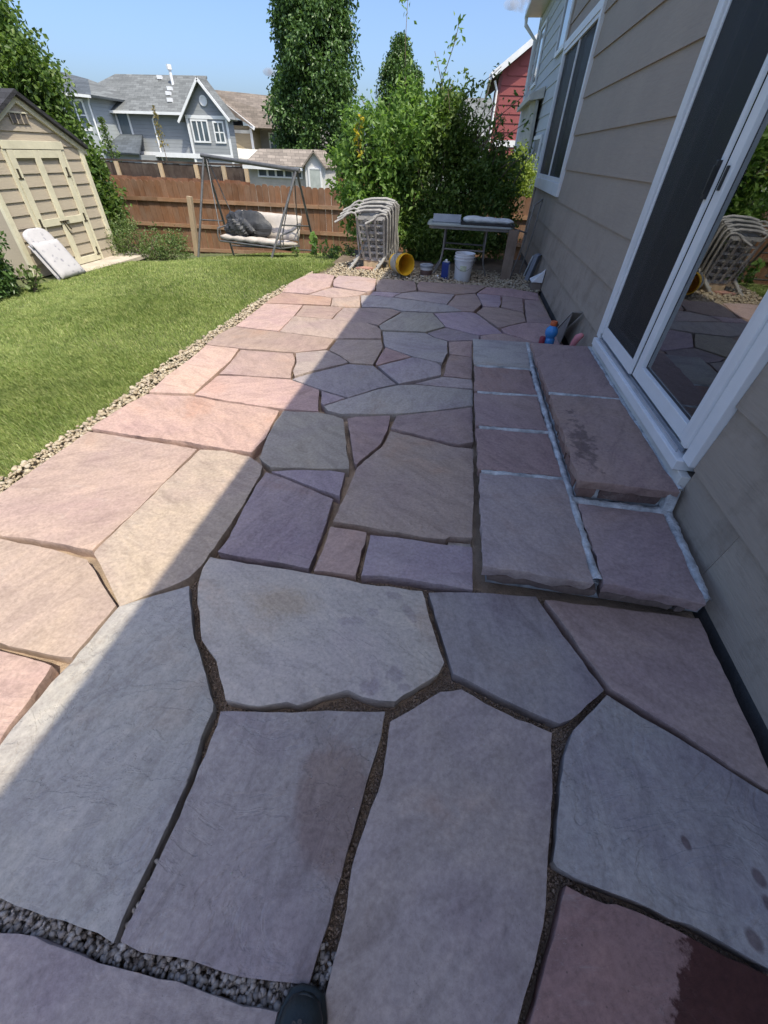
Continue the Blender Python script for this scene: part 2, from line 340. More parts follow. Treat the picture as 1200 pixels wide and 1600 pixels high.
# flagstones, seen from above: colour tone and outline in metres
STONES = [
('r', [(-2.002,5.96),(-1.805,6.425),(-1.87,6.753),(-1.921,7.127),(-2.136,7.213),(-2.32,7.155),(-2.4,6.785),(-2.445,6.433),(-2.374,5.949)]),
('r', [(-1.862,6.82),(-1.772,6.475),(-1.24,6.298),(-1.146,6.447),(-1.247,7.119),(-1.546,7.186),(-1.868,7.155)]),
('r', [(-1.815,5.909),(-1.622,5.863),(-1.464,5.951),(-1.301,6.084),(-1.232,6.255),(-1.769,6.407),(-1.982,5.931)]),
('o', [(-2.389,5.603),(-2.391,5.381),(-1.917,5.445),(-1.561,5.499),(-1.635,5.843),(-1.806,5.878),(-1.985,5.904),(-2.366,5.907)]),
('r', [(-1.553,5.501),(-1.397,5.492),(-1.166,5.533),(-1.292,6.043),(-1.458,5.927),(-1.614,5.832)]),
('r', [(-1.115,6.381),(-0.756,6.403),(-0.549,6.604),(-0.638,7.161),(-1.124,7.156),(-1.22,7.038)]),
('p', [(-1.161,6.15),(-0.833,6.131),(-0.752,6.376),(-1.142,6.336)]),
('p', [(-1.154,5.537),(-1.001,5.564),(-0.785,5.594),(-0.617,5.502),(-0.404,5.524),(-0.232,5.549),(-0.042,5.622),(0.129,5.705),(0.044,5.814),(-0.078,5.942),(-0.825,6.082),(-1.154,6.117),(-1.276,6.064)]),
('p', [(-0.813,6.154),(-0.076,5.99),(0.011,6.506),(-0.559,6.525),(-0.741,6.379)]),
('r', [(-0.57,6.864),(-0.521,6.612),(0.011,6.524),(0.31,6.685),(0.471,7.103),(0.436,7.165),(-0.059,7.153),(-0.559,7.131)]),
('r', [(-0.057,5.948),(0.139,5.715),(0.283,5.733),(0.392,6.105),(0.31,6.657),(0.031,6.467)]),
('r', [(0.345,6.714),(0.679,6.681),(0.99,6.583),(1.216,6.569),(1.235,6.954),(0.824,7.127),(0.488,7.108)]),
('p', [(0.343,6.557),(0.408,6.03),(0.624,6.028),(0.664,6.303),(0.665,6.623),(0.338,6.674)]),
('r', [(0.682,6.308),(0.649,6.019),(0.928,5.872),(0.975,6.543),(0.694,6.613)]),
('r', [(0.956,5.879),(0.927,5.448),(1.241,5.467),(1.218,6.526),(1.005,6.509)]),
('r', [(0.324,5.693),(0.439,5.429),(0.562,5.148),(0.598,5.14),(0.738,5.286),(0.917,5.459),(0.921,5.834),(0.622,5.989),(0.411,5.954)]),
('p', [(-0.123,5.248),(-0.044,5.02),(0.208,4.883),(0.351,4.825),(0.607,4.957),(0.559,5.088),(0.323,5.636),(0.283,5.682),(0.14,5.672),(-0.21,5.52)]),
('g', [(-0.805,4.852),(-0.761,4.707),(-0.257,4.763),(-0.057,5.005),(-0.125,5.215),(-0.239,5.498),(-0.61,5.454)]),
('d', [(-1.391,4.949),(-1.183,4.929),(-0.972,4.935),(-0.819,4.878),(-0.634,5.476),(-0.793,5.577),(-1.156,5.499),(-1.367,5.455)]),
('r', [(-1.854,4.968),(-1.408,4.957),(-1.389,5.457),(-1.553,5.471),(-1.895,5.428)]),
('r', [(-2.37,4.437),(-2.115,4.402),(-1.854,4.386),(-1.863,4.965),(-1.908,5.417),(-2.386,5.36)]),
('d', [(-1.828,4.377),(-1.507,4.336),(-1.179,4.305),(-0.711,4.429),(-0.755,4.691),(-0.827,4.817),(-0.967,4.912),(-1.178,4.906),(-1.402,4.934),(-1.853,4.935)]),
('r', [(-2.425,4.118),(-2.407,3.837),(-2.032,3.801),(-1.74,3.819),(-1.478,3.826),(-1.197,3.988),(-1.196,4.138),(-1.194,4.296),(-1.358,4.316),(-1.837,4.353),(-2.373,4.402)]),
('d', [(-1.166,3.982),(-1.025,3.862),(-0.89,3.708),(-0.666,3.718),(-0.651,4.132),(-0.663,4.247),(-0.707,4.389),(-1.159,4.295)]),
('g', [(-1.377,3.592),(-1.343,3.39),(-1.296,3.287),(-1.161,3.448),(-0.906,3.7),(-1.022,3.829),(-1.18,3.956),(-1.459,3.809)]),
('L', [(-2.363,3.415),(-2.366,3.045),(-2.331,2.733),(-1.975,2.784),(-1.98,3.17),(-1.986,3.486),(-2.041,3.79),(-2.394,3.812)]),
('r', [(-1.97,3.45),(-1.955,3.189),(-1.785,3.215),(-1.482,3.233),(-1.314,3.245),(-1.376,3.457),(-1.409,3.644),(-1.486,3.802),(-2.012,3.774)]),
('r', [(-1.96,2.776),(-1.618,2.726),(-1.22,2.699),(-0.913,2.719),(-1.015,3.081),(-1.309,3.219),(-1.473,3.208),(-1.772,3.187),(-1.949,3.152)]),
('p', [(-1.008,3.095),(-0.747,2.993),(-0.549,3.206),(-0.391,3.336),(-0.66,3.684),(-0.893,3.672),(-1.15,3.41),(-1.299,3.228)]),
('p', [(-0.93,2.846),(-0.895,2.82),(-0.765,2.974),(-0.983,3.06)]),
('r', [(-0.647,3.73),(-0.627,3.704),(-0.338,3.99),(-0.624,4.175)]),
('p', [(-0.666,4.319),(-0.626,4.203),(-0.328,4.005),(-0.077,3.923),(-0.022,3.916),(0.017,4.182),(-0.002,4.525),(-0.156,4.61),(-0.264,4.734),(-0.504,4.695),(-0.731,4.658)]),
('p', [(-0.139,4.615),(-0.005,4.55),(0.335,4.64),(0.337,4.789),(0.226,4.848),(-0.042,4.974),(-0.233,4.731)]),
('r', [(0.364,4.526),(0.911,4.638),(0.905,4.737),(0.609,4.929),(0.496,4.889),(0.358,4.783)]),
('r', [(0.737,5.267),(0.6,5.099),(0.626,4.973),(0.922,4.741),(1.16,4.626),(1.238,4.694),(1.228,5.445),(0.931,5.424)]),
('r', [(0.039,4.16),(0.262,4.135),(0.262,4.596),(0.016,4.509)]),
('r', [(0.012,3.863),(0.003,3.596),(0.259,3.602),(0.262,4.114),(0.037,4.124)]),
('g', [(-0.084,3.38),(0.268,3.388),(0.259,3.574),(-0.004,3.58),(-0.093,3.5),(-0.228,3.377)]),
('p', [(-0.372,3.347),(-0.151,3.511),(-0.019,3.613),(-0.032,3.833),(-0.084,3.905),(-0.325,3.976),(-0.615,3.683)]),
('g', [(-0.841,2.737),(-0.734,2.712),(-0.53,2.751),(-0.242,2.827),(-0.025,2.917),(0.267,3.069),(0.268,3.359),(-0.083,3.357),(-0.236,3.355),(-0.371,3.314),(-0.532,3.19),(-0.742,2.97),(-0.889,2.805)]),
('g', [(-1.175,2.47),(-1.145,2.236),(-1.11,2.029),(-1.003,1.95),(-0.854,1.967),(-0.627,2.004),(-0.51,2.028),(-0.695,2.639),(-0.792,2.681),(-0.908,2.699),(-1.179,2.666)]),
('r', [(-0.589,2.394),(-0.499,2.108),(-0.474,2.083),(-0.363,2.366),(-0.347,2.559),(-0.359,2.769),(-0.608,2.705),(-0.67,2.654)]),
('r', [(-0.329,2.58),(-0.067,2.516),(0.167,2.461),(0.271,2.515),(0.26,3.041),(-0.02,2.907),(-0.311,2.773)]),
('r', [(-0.343,2.346),(-0.465,2.053),(-0.489,1.537),(-0.311,1.531),(-0.133,1.521),(-0.002,1.505),(0.125,1.514),(0.145,1.539),(0.264,1.556),(0.273,2.426),(0.151,2.424),(-0.064,2.478),(-0.324,2.544)]),
('p', [(-0.701,1.812),(-0.504,1.754),(-0.527,1.983),(-0.623,1.987),(-0.848,1.948),(-0.978,1.902)]),
('p', [(-1.016,1.745),(-1.0,1.509),(-0.982,1.321),(-0.993,1.214),(-0.854,1.206),(-0.646,1.203),(-0.516,1.193),(-0.517,1.351),(-0.523,1.56),(-0.532,1.718),(-0.693,1.786),(-0.969,1.884),(-1.009,1.891)]),
('r', [(-0.483,1.315),(-0.49,1.18),(-0.287,1.19),(-0.284,1.396),(-0.291,1.484),(-0.488,1.49)]),
('p', [(-0.266,1.315),(-0.262,1.198),(-0.13,1.216),(0.12,1.211),(0.265,1.208),(0.261,1.48),(0.0,1.477),(-0.27,1.473)]),
('G', [(-1.012,1.102),(-0.978,0.993),(-0.936,0.908),(-0.832,0.749),(-0.727,0.673),(-0.687,0.612),(-0.629,0.54),(-0.503,0.538),(-0.406,0.571),(-0.368,0.566),(-0.321,0.587),(-0.251,0.626),(-0.201,0.649),(-0.144,0.636),(-0.081,0.634),(-0.019,0.64),(0.134,0.774),(0.152,0.825),(0.096,0.974),(0.033,1.158),(-0.126,1.157),(-0.249,1.148),(-0.333,1.161),(-0.508,1.162),(-0.676,1.168),(-0.859,1.169),(-1.008,1.172)]),
('p', [(0.126,0.966),(0.188,0.788),(0.409,0.71),(0.57,0.668),(0.619,0.689),(0.76,0.823),(0.641,1.042),(0.553,1.228),(0.272,1.197),(0.061,1.157)]),
('d', [(0.652,1.098),(0.718,0.952),(0.793,0.832),(0.991,0.714),(1.124,0.621),(1.205,0.576),(1.243,0.573),(1.246,0.649),(1.258,1.022),(1.26,1.239),(0.799,1.222),(0.592,1.215)]),
('g', [(-0.028,0.405),(-0.069,0.213),(-0.072,0.083),(-0.089,-0.065),(-0.084,-0.163),(0.336,-0.096),(0.361,-0.044),(0.412,0.06),(0.456,0.178),(0.477,0.286),(0.514,0.444),(0.538,0.63),(0.303,0.692),(0.218,0.729),(0.14,0.707),(-0.029,0.569)]),
('p', [(0.569,0.564),(0.531,0.427),(0.49,0.276),(0.5,0.261),(0.647,0.23),(0.834,0.201),(0.996,0.151),(1.017,0.14),(1.228,0.545),(1.202,0.56),(0.904,0.727),(0.764,0.807),(0.613,0.652)]),
('R', [(0.448,0.082),(0.394,-0.032),(0.368,-0.082),(0.947,0.011),(1.012,0.136),(0.99,0.139),(0.86,0.167),(0.798,0.186),(0.647,0.213),(0.619,0.209),(0.563,0.217),(0.519,0.228)]),
('b', [(-0.613,0.361),(-0.609,0.196),(-0.615,0.105),(-0.614,0.051),(-0.621,-0.048),(-0.618,-0.067),(-0.557,-0.076),(-0.425,-0.069),(-0.339,-0.075),(-0.219,-0.069),(-0.129,-0.061),(-0.111,0.053),(-0.096,0.192),(-0.071,0.371),(-0.049,0.518),(-0.049,0.6),(-0.627,0.5)]),
('b', [(-1.264,0.7),(-1.27,0.575),(-1.286,0.488),(-1.294,0.329),(-1.289,0.273),(-1.294,0.101),(-1.143,-0.037),(-0.977,-0.048),(-0.783,-0.057),(-0.632,-0.073),(-0.632,0.098),(-0.628,0.271),(-0.65,0.414),(-0.653,0.495),(-0.663,0.52),(-0.799,0.684),(-0.886,0.784),(-0.972,0.914),(-1.019,0.994),(-1.178,0.89),(-1.256,0.834)]),
('p', [(-1.08,-0.095),(-0.875,-0.282),(-0.173,-0.169),(-0.189,-0.127),(-0.189,-0.11),(-0.273,-0.113),(-0.363,-0.108),(-0.487,-0.106),(-0.596,-0.106),(-0.749,-0.098),(-0.877,-0.094),(-0.927,-0.1)]),
('L', [(-2.384,1.721),(-2.382,1.426),(-2.401,1.302),(-2.207,1.111),(-2.108,1.114),(-1.862,1.121),(-1.591,1.105),(-1.556,1.469),(-1.544,2.042),(-1.95,2.075),(-2.374,2.096)]),
('L', [(-1.553,1.6),(-1.576,1.103),(-1.567,1.084),(-1.389,0.946),(-1.256,0.835),(-1.186,0.901),(-1.045,1.036),(-1.025,1.113),(-1.017,1.234),(-1.015,1.547),(-1.028,1.853),(-1.05,1.943),(-1.177,2.032),(-1.364,2.06),(-1.523,2.04)]),
('L', [(-1.69,0.601),(-1.604,0.597),(-1.377,0.585),(-1.287,0.591),(-1.279,0.732),(-1.274,0.84),(-1.407,0.933),(-1.577,1.051),(-1.83,1.084),(-2.09,1.096),(-2.182,1.087)]),
('L', [(-1.678,0.575),(-1.291,0.196),(-1.304,0.288),(-1.32,0.466),(-1.336,0.55),(-1.578,0.57)]),
('r', [(-2.365,2.516),(-2.392,2.209),(-2.387,2.137),(-1.969,2.104),(-1.664,2.11),(-1.504,2.087),(-1.18,2.076),(-1.157,2.285),(-1.205,2.655),(-1.323,2.682),(-1.606,2.695),(-1.952,2.742),(-2.32,2.695)]),
('g', [(0.134,1.495),(0.26,1.496),(0.26,1.542),(0.142,1.532)]),
]
# ------------------------------------------------------------------ the lie of the land
def soft(x, k=.5): return math.log1p(math.exp(min(40, x/k)))*k if x/k < 40 else x
def ground_z(x, y):
    s = .055*min(soft(-2.9 - x, .25), 9)
    f = .13*min(soft(y - 8.2, .3), 6.0) + .025*max(0, min(y - 14.5, 40))
    return -s - f
def gz_np(x, y):
    sp = lambda a, k: np.where(a/k > 30, a, np.log1p(np.exp(np.minimum(a/k, 30)))*k)
    return -.055*np.minimum(sp(-2.9 - x, .25), 9) - .13*np.minimum(sp(y - 8.2, .3), 6.0) - .025*np.clip(y - 14.5, 0, 40)

M_soil = simple('soil', (.16,.12,.085), .95, .3, 3, 60, .6)
M_turf = simple('turf_soil', (.12,.14,.05), .95, .3, 2.5, 60, .5)
M_bed = simple('decomposed_granite', (.43,.325,.235), .95, .28, 7, 130, .9)
def ground_sheet():
    xs = np.concatenate([[-900,-300,-120,-60,-30], np.linspace(-20, 6, 66), [12,30,60,120,300,900]])
    ys = np.concatenate([[-900,-200,-60,-20], np.linspace(-6, 26, 81), [30,36,45,60,90,140,300,900]])
    X, Y = np.meshgrid(xs, ys); Zg = gz_np(X, Y) - .085
    V = np.stack([X.ravel(), Y.ravel(), Zg.ravel()], 1); nx = len(xs)
    i, j = np.meshgrid(np.arange(nx-1), np.arange(len(ys)-1)); a = (j*nx + i).ravel()
    return fast('ground', V, np.stack([a, a+1, a+nx+1, a+nx], 1), M_turf, smooth=True)
tag(ground_sheet(), kind='structure')

# bedding layer that the flagstones lie in
patio = MB().box(-2.47, 1.30, -2.6, 7.22, -.10, -.073).build('patio', M_bed)
tag(patio, 'stone patio laid along the house wall', kind='structure')

# ------------------------------------------------------------------ flagstones
TONE = {'r': (.420,.305,.272), 'o': (.425,.285,.225), 'p': (.395,.335,.325), 'g': (.415,.368,.318), 'G': (.455,.42,.375),
        'd': (.38,.30,.265), 'b': (.43,.385,.362), 'L': (.46,.350,.285), 'R': (.34,.215,.19)}
M_stone = stone_mat('sandstone')
M_stone_wet = stone_mat('sandstone_wet', [(1.03, .025, .305, .20, .0, (.26,.17,.17), 1.0, .38, .7, .06)])
M_stone_drop = stone_mat('sandstone_drops', [(.889, .383, .013, .020, .3, (.44,.36,.37), .9, .2, .6, .35),
    (1.066, .334, .020, .026, .4, (.44,.36,.37), .9, .2, .7, .35), (1.066, .277, .018, .026, .2, (.44,.36,.37), .9, .2, .7, .35),
    (.988, .199, .022, .028, .5, (.44,.37,.38), .9, .2, .7, .35)])
M_stone_brown = stone_mat('sandstone_brown_mark', [(-.155, .30, .145, .21, .25, (.76,.66,.62), .85, 0, .9, .30)])
M_stone_patch = stone_mat('sandstone_purple_patches', [(-0.097, 1.108, 0.050, 0.022, -0.3, (.74,.72,.79), .7, 0, 2.6, .3), (-0.011, 1.027, 0.070, 0.020, -0.9, (.74,.72,.79), .7, 0, 2.6, .3), (-0.167, 1.005, 0.028, 0.022, 0.0, (.74,.72,.79), .7, 0, 2.6, .3), (-0.250, 0.946, 0.060, 0.030, 0.2, (.74,.72,.79), .7, 0, 2.6, .3), (-0.117, 0.685, 0.045, 0.035, 0.3, (.74,.72,.79), .7, 0, 2.6, .3), (-0.034, 0.742, 0.040, 0.035, 0.0, (.74,.72,.79), .7, 0, 2.6, .3), (0.009, 0.698, 0.030, 0.020, 0.4, (.74,.72,.79), .7, 0, 2.6, .3), (-0.575, 0.987, .20, .10, .1, (.95,.86,.72), .8, 0, 1.2, .6)])

def outline(poly, rng, step, jit):
    P = [Vector((x, y)) for x, y in poly]; out = []
    n = len(P)
    for i in range(n):
        a, b = P[i], P[(i+1) % n]; L = (b - a).length; k = max(1, int(L/step))
        d = (b - a)/L; nn = Vector((d.y, -d.x)); off = 0
        for q in range(k):
            t = q/k
            if q: off = off*.5 + rng.gauss(0, jit)
            else: off = rng.gauss(0, jit*.4)
            out.append(a.lerp(b, t) + nn*off)
    return out
def slab(name, poly, z0, z1, mat, color, seed, parent=None, step=.05, jit=.0028, bev=.006, rough_side=.004):
    """a split slab: wavering outline, chipped arris, slightly uneven sides"""
    rng = random.Random(seed); O = outline(poly, rng, step, jit); n = len(O)
    nr = []
    for i in range(n):
        e = O[(i+1) % n] - O[i-1]; e.normalize(); nr.append(Vector((e.y, -e.x)))
    rings = []
    for (ins, z, jj) in ((rough_side*1.2, z0, rough_side), (0.0, z0 + (z1-z0)*.45, rough_side), (.0005, z1 - bev*.8, .001), (bev*.45, z1 - bev*.25, .0005), (bev*1.6, z1, .0012)):
        rings.append([(*(p - q*(ins + abs(rng.gauss(0, jj)))), z) for p, q in zip(O, nr)])
    V = [p for r in rings for p in r]; F = []
    for k in range(len(rings)-1):
        for i in range(n):
            j = (i+1) % n; F.append((k*n+i, k*n+j, (k+1)*n+j, (k+1)*n+i))
    F.append(tuple(range((len(rings)-1)*n, len(rings)*n)))
    me = bpy.data.meshes.new(name); me.from_pydata(V, [], F); me.update()
    o = link(name, me, mat, parent, smooth=True); o.color = (*color, 1); return o

rs = random.Random(5)
EXTRA = [('r', [(-2.39,.98),(-2.39,.60),(-2.22,.58),(-2.20,.97)]), ('L', [(-2.39,.57),(-2.39,-.2),(-1.70,-.18),(-1.72,.54)]),
         ('p', [(-2.38,-.23),(-2.38,-1.2),(-1.55,-1.15),(-1.33,-.42),(-1.33,-.12),(-1.6,-.2)]), ('g', [(-1.5,-1.12),(-.5,-1.0),(-.2,-.34),(-.6,-.31),(-1.1,-.31),(-1.3,-.44)]),
         ('p', [(-.46,-1.0),(.5,-1.05),(.62,-.22),(.35,-.2),(-.14,-.2)]), ('r', [(.53,-1.03),(1.26,-1.0),(1.26,-.12),(.66,-.2)]),
         ('d', [(1.06,.20),(1.26,.12),(1.26,-.09),(1.05,-.09)]), ('r', [(-2.38,-1.24),(-2.38,-2.5),(-1.0,-2.5),(-1.05,-1.12),(-1.55,-1.2)]),
         ('p', [(-1.01,-1.1),(-.96,-2.5),(.4,-2.5),(.46,-1.09),(-.48,-1.04)]), ('r', [(.5,-1.1),(.44,-2.5),(1.26,-2.5),(1.26,-1.04)]),
         ('L', [(-1.66,.15),(-1.66,-.14),(-1.34,-.09),(-1.33,.16)])]
ALL = STONES + EXTRA
for i, (tone, poly) in enumerate(ALL):
    c = TONE[tone]; k = rs.uniform(.86, 1.10); c = tuple(x*k*rs.uniform(.95, 1.05) for x in c)
    mat = {53: M_stone_wet, 52: M_stone_drop, 54: M_stone_brown, 48: M_stone_patch}.get(i, M_stone)
    y = sum(p[1] for p in poly)/len(poly); dz = rs.uniform(-.004, .004) if i != 62 else -.035
    near = y < 3
    o = slab('flagstone', poly, -.075, dz, mat, c, 100+i, patio, step=.04 if near else .08, jit=.0022 if near else .003, bev=.0028)
LABEL = {53: 'red flagstone with a dark wet spill', 48: 'large pale grey flagstone with a ragged edge', 57: 'big sunlit rose flagstone beside the lawn pebbles'}
for o in list(patio.children):
    pass

# ------------------------------------------------------------------ loose stone: pebbles and joint gravel
def ico():
    bm = bmesh.new(); bmesh.ops.create_icosphere(bm, subdivisions=1, radius=1); bm.verts.ensure_lookup_table()
    V = np.array([v.co[:] for v in bm.verts]); F = np.array([[v.index for v in f.verts] for f in bm.faces]); bm.free()
    bm = bmesh.new(); bmesh.ops.create_icosphere(bm, subdivisions=2, radius=1); bm.verts.ensure_lookup_table()
    V2 = np.array([v.co[:] for v in bm.verts]); F2 = np.array([[v.index for v in f.verts] for f in bm.faces]); bm.free()
    return (V, F), (V2, F2)
ICO1, ICO2 = ico()
def pebbles(name, pts, size, mat, rng, fine=False, flat=.6, crush=.12, parent=None):
    BV, BF = ICO2 if fine else ICO1
    n = len(pts); k = len(BV)
    s = size[0] + (size[1]-size[0])*rng.random(n)**1.6
    sc = np.stack([s, s*rng.uniform(.62, .95, n), s*rng.uniform(flat*.7, flat*1.15, n)], 1)*.5
    J = 1 + rng.normal(0, crush, (n, k, 1)) if not fine else 1 + crush*np.sin(BV[None]*rng.uniform(1.5, 3, (n,1,3)) + rng.uniform(0, 6, (n,1,3))).sum(2, keepdims=True)*.6
    V = BV[None]*J*sc[:, None]
    a = rng.uniform(0, 6.28, n); tx = rng.normal(0, .35, n); ca, sa = np.cos(a), np.sin(a); ct, st = np.cos(tx), np.sin(tx)
    y = V[..., 1]*ct[:, None] - V[..., 2]*st[:, None]; z = V[..., 1]*st[:, None] + V[..., 2]*ct[:, None]; x = V[..., 0]
    V = np.stack([x*ca[:, None] - y*sa[:, None], x*sa[:, None] + y*ca[:, None], z], 2) + np.asarray(pts)[:, None]
    F = BF[None] + (np.arange(n)*k)[:, None, None]
    return fast(name, V.reshape(-1, 3), F.reshape(-1, 3), mat, parent, smooth=True)
def inside(poly, X, Y):
    P = np.array(poly); c = np.zeros(X.shape, bool); x0, y0 = P[-1]
    for x1, y1 in P:
        k = ((y1 > Y) != (y0 > Y)) & (X < (x0-x1)*(Y-y1)/(y0-y1+1e-12) + x1); c ^= k; x0, y0 = x1, y1
    return c
def free_of_stones(X, Y):
    m = np.zeros(X.shape, bool)
    for t_, p in ALL: m |= inside(p, X, Y)
    return ~m
ng = np.random.default_rng(11)
M_peb = pebble_mat('river_pebbles', [(.30,.235,.155), (.44,.365,.255), (.38,.31,.21), (.50,.43,.31), (.36,.29,.22), (.54,.48,.37)])
M_pea = pebble_mat('grey_pea_gravel', [(.17,.155,.15), (.38,.355,.335), (.27,.25,.235), (.52,.49,.46), (.33,.29,.27)])
M_grit = pebble_mat('tan_grit', [(.19,.135,.10), (.31,.23,.17), (.24,.18,.14), (.38,.30,.23)])
def lawn_edge(y): return -2.545 + .04*np.sin(y*.9 + .6) + .02*np.sin(y*3.1) + np.where(y > 5.6, (y-5.6)*.09, 0)
# pebble border between patio and lawn
n = 7600; y = ng.uniform(-2.5, 7.4, n); e = lawn_edge(y); x = e - .01 + (-2.37 - e + .01)*ng.random(n)
keep = free_of_stones(x, y); x, y = x[keep], y[keep]
z = -.055 + .055*ng.random(len(x)) - .018*np.abs((x + 2.47)/.1)
tag(pebbles('pebble_border', np.stack([x, y, z], 1), (.014, .042), M_peb, ng, fine=True), 'strip of cream river pebbles between lawn and flagstones', 'pebbles', kind='stuff')
# pebble bed under the table, round the chairs and buckets
n = 8200; x = ng.uniform(-2.15, 1.29, n); y = 7.1 + 2.6*ng.random(n)**1.5
keep = free_of_stones(x, y) & (x > -2.3 + (y-7.2)*.16) & ~((y < 7.21) & (x > -2.3) & (x < 1.28) & (y < 7.1)); x, y = x[keep], y[keep]
z = gz_np(x, y) - .05 + .05*ng.random(len(x)) + .02*np.sin(x*5)*np.sin(y*4)
tag(pebbles('pebble_bed', np.stack([x, y, z], 1), (.026, .060), M_peb, ng), 'bed of cream pebbles under the folding table and buckets', 'pebbles', kind='stuff')
bed = MB().box(-2.3, 1.32, 7.22, 9.9, -.2, -.062).build('gravel_bed', M_soil); bed.rotation_euler = (0, 0, 0); tag(bed, kind='structure')
# joint filling
def joints(box, n, size, zz, mat, name, lab):
    x = ng.uniform(box[0], box[1], n); y = ng.uniform(box[2], box[3], n); k = free_of_stones(x, y); x, y = x[k], y[k]
    z = zz[0] + (zz[1]-zz[0])*ng.random(len(x))
    tag(pebbles(name, np.stack([x, y, z], 1), size, mat, ng, flat=.75, crush=.16), lab, 'gravel', kind='stuff')
    return len(x)
xx = ng.uniform(-1.3, .0, 52000); yy = ng.uniform(-.24, .55, 52000)
line = -.020 - .19*(xx + .82)          # course of the gravel joint
k = free_of_stones(xx, yy) & (ng.random(len(xx)) < np.clip(1.25 - np.maximum(0, yy + .02 + .19*(xx + .82))*7, .0, 1))
xx, yy = xx[k][:4600], yy[k][:4600]
tag(pebbles('joint_gravel', np.stack([xx, yy, -.060 + .040*ng.random(len(xx))], 1), (.011, .022), M_pea, ng, flat=.8, crush=.16),
    'grey pea gravel filling the wide joint by the shoe', 'gravel', kind='stuff')
joints((-1.3, 1.25, -.2, 1.25), 130000, (.004, .013), (-.070, -.052), M_grit, 'joint_grit', 'tan grit lying in the open joints between near flagstones')

xs_c = [(.18,.62),(.30,.55),(.12,.50),(.05,.44),(.22,.34),(.35,.42),(.41,.60),(.08,.20),(.28,.12),(-.12,.50),(-.20,.46),(-.30,.52),(-.16,.40),(-.25,.36),(-.10,.30),(.62,.55),(.75,.40),(-.50,.80),(-.35,.95),(-.9,.3),(-.7,.15),(.9,.62),(.56,.95),(-.4,.1)]
tag(pebbles('stray_grit', np.array([(x, y, .003) for x, y in xs_c]), (.004, .009), M_pea, ng, flat=.8, crush=.16), 'stray crumbs of grit scattered on the near flagstones', 'grit', kind='stuff')

# ------------------------------------------------------------------ lawn
M_grass = leaf_mat('grass', [(.145,.20,.05), (.245,.32,.09), (.20,.27,.07), (.33,.39,.135), (.28,.345,.105), (.48,.46,.23)], .3, .55, (.32,.36,.14))
def grass():
    g = np.random.default_rng(3); xs = []; ys = []
    # density falls with distance from the lens
    for (n, x0, x1, y0, y1) in ((15000, -4.4, -2.5, -1.5, .8), (76000, -3.8, -2.5, .8, 3.6), (62000, -5.0, -3.8, .8, 3.6), (58000, -5.6, -2.4, 3.6, 5.6), (26000, -7.4, -5.0, 1.0, 4.4), (24000, -7.4, -5.0, 4.2, 6.2), (60000, -6.9, -2.2, 5.4, 8.4), (44000, -8.8, -2.1, 8.0, 13.4)):
        xs.append(g.uniform(x0, x1, n)); ys.append(g.uniform(y0, y1, n))
    x = np.concatenate(xs); y = np.concatenate(ys)
    lim = lawn_edge(y) - np.abs(g.normal(0, .02, len(x)))*1.2
    lim = np.where(y > 7.4, -2.32 + (y-7.4)*.2 + g.normal(0, .05, len(x)), lim)
    k = (x < lim) & ~((x < -6.55) & (y > 6.0) & (y < 9.0)) & ~((x < -5.7) & (y > 8.3))
    x, y = x[k], y[k]; n = len(x); d = np.hypot(x, y)
    patch = np.sin(x*1.7 + 1.3*np.sin(y*.9)) * np.sin(y*1.3 + x*.5)
    h = g.uniform(.020, .048, n)*(1 + .22*patch)*np.where(g.random(n) < .04, 1.5, 1); wd = (.0030 + .0011*d)*g.uniform(.7, 1.3, n)*.62
    a = g.uniform(0, 6.28, n); lean = np.abs(g.normal(.45, .3, n)); la = g.uniform(0, 6.28, n)*.5 + 2.2 + .8*patch
    z0 = gz_np(x, y) - .045
    e = np.stack([np.cos(a), np.sin(a), np.zeros(n)], 1); L = np.stack([np.cos(la), np.sin(la), np.zeros(n)], 1); up = np.array([0,0,1.])
    b = np.stack([x, y, z0], 1); h = h[:, None]; wd = wd[:, None]; lean = lean[:, None]
    m = b + up*h*.62 + L*h*lean*.3; t = b + up*h*(1-.18*lean) + L*h*lean*.95
    V = np.stack([b - e*wd/2, b + e*wd/2, m + e*wd*.42, m - e*wd*.42, t], 1).reshape(-1, 3)
    o = (np.arange(n)*5)[:, None]
    F = np.concatenate([o + [0,1,2], o + [0,2,3], o + [3,2,4]], 0)
    return fast('lawn_grass', V, F, M_grass)
tag(grass(), 'mown green lawn sloping away beside the patio', 'lawn', kind='stuff')
def lawn_sheet():
    xs = np.linspace(-12, -2.3, 40); ys = np.linspace(-3, 13.45, 66); X, Y = np.meshgrid(xs, ys)
    E_ = np.minimum(lawn_edge(Y) - .005, -2.3)
    X = np.where(X > -3.2, -3.2 + (X + 3.2)*(E_ + 3.2)/.9, X); V = np.stack([X.ravel(), Y.ravel(), (gz_np(X, Y) - .04).ravel()], 1); nx = len(xs)
    i, j = np.meshgrid(np.arange(nx-1), np.arange(len(ys)-1)); a = (j*nx + i).ravel()
    return fast('lawn_soil', V, np.stack([a, a+1, a+nx+1, a+nx], 1), M_turf, smooth=True)
tag(lawn_sheet(), kind='structure')
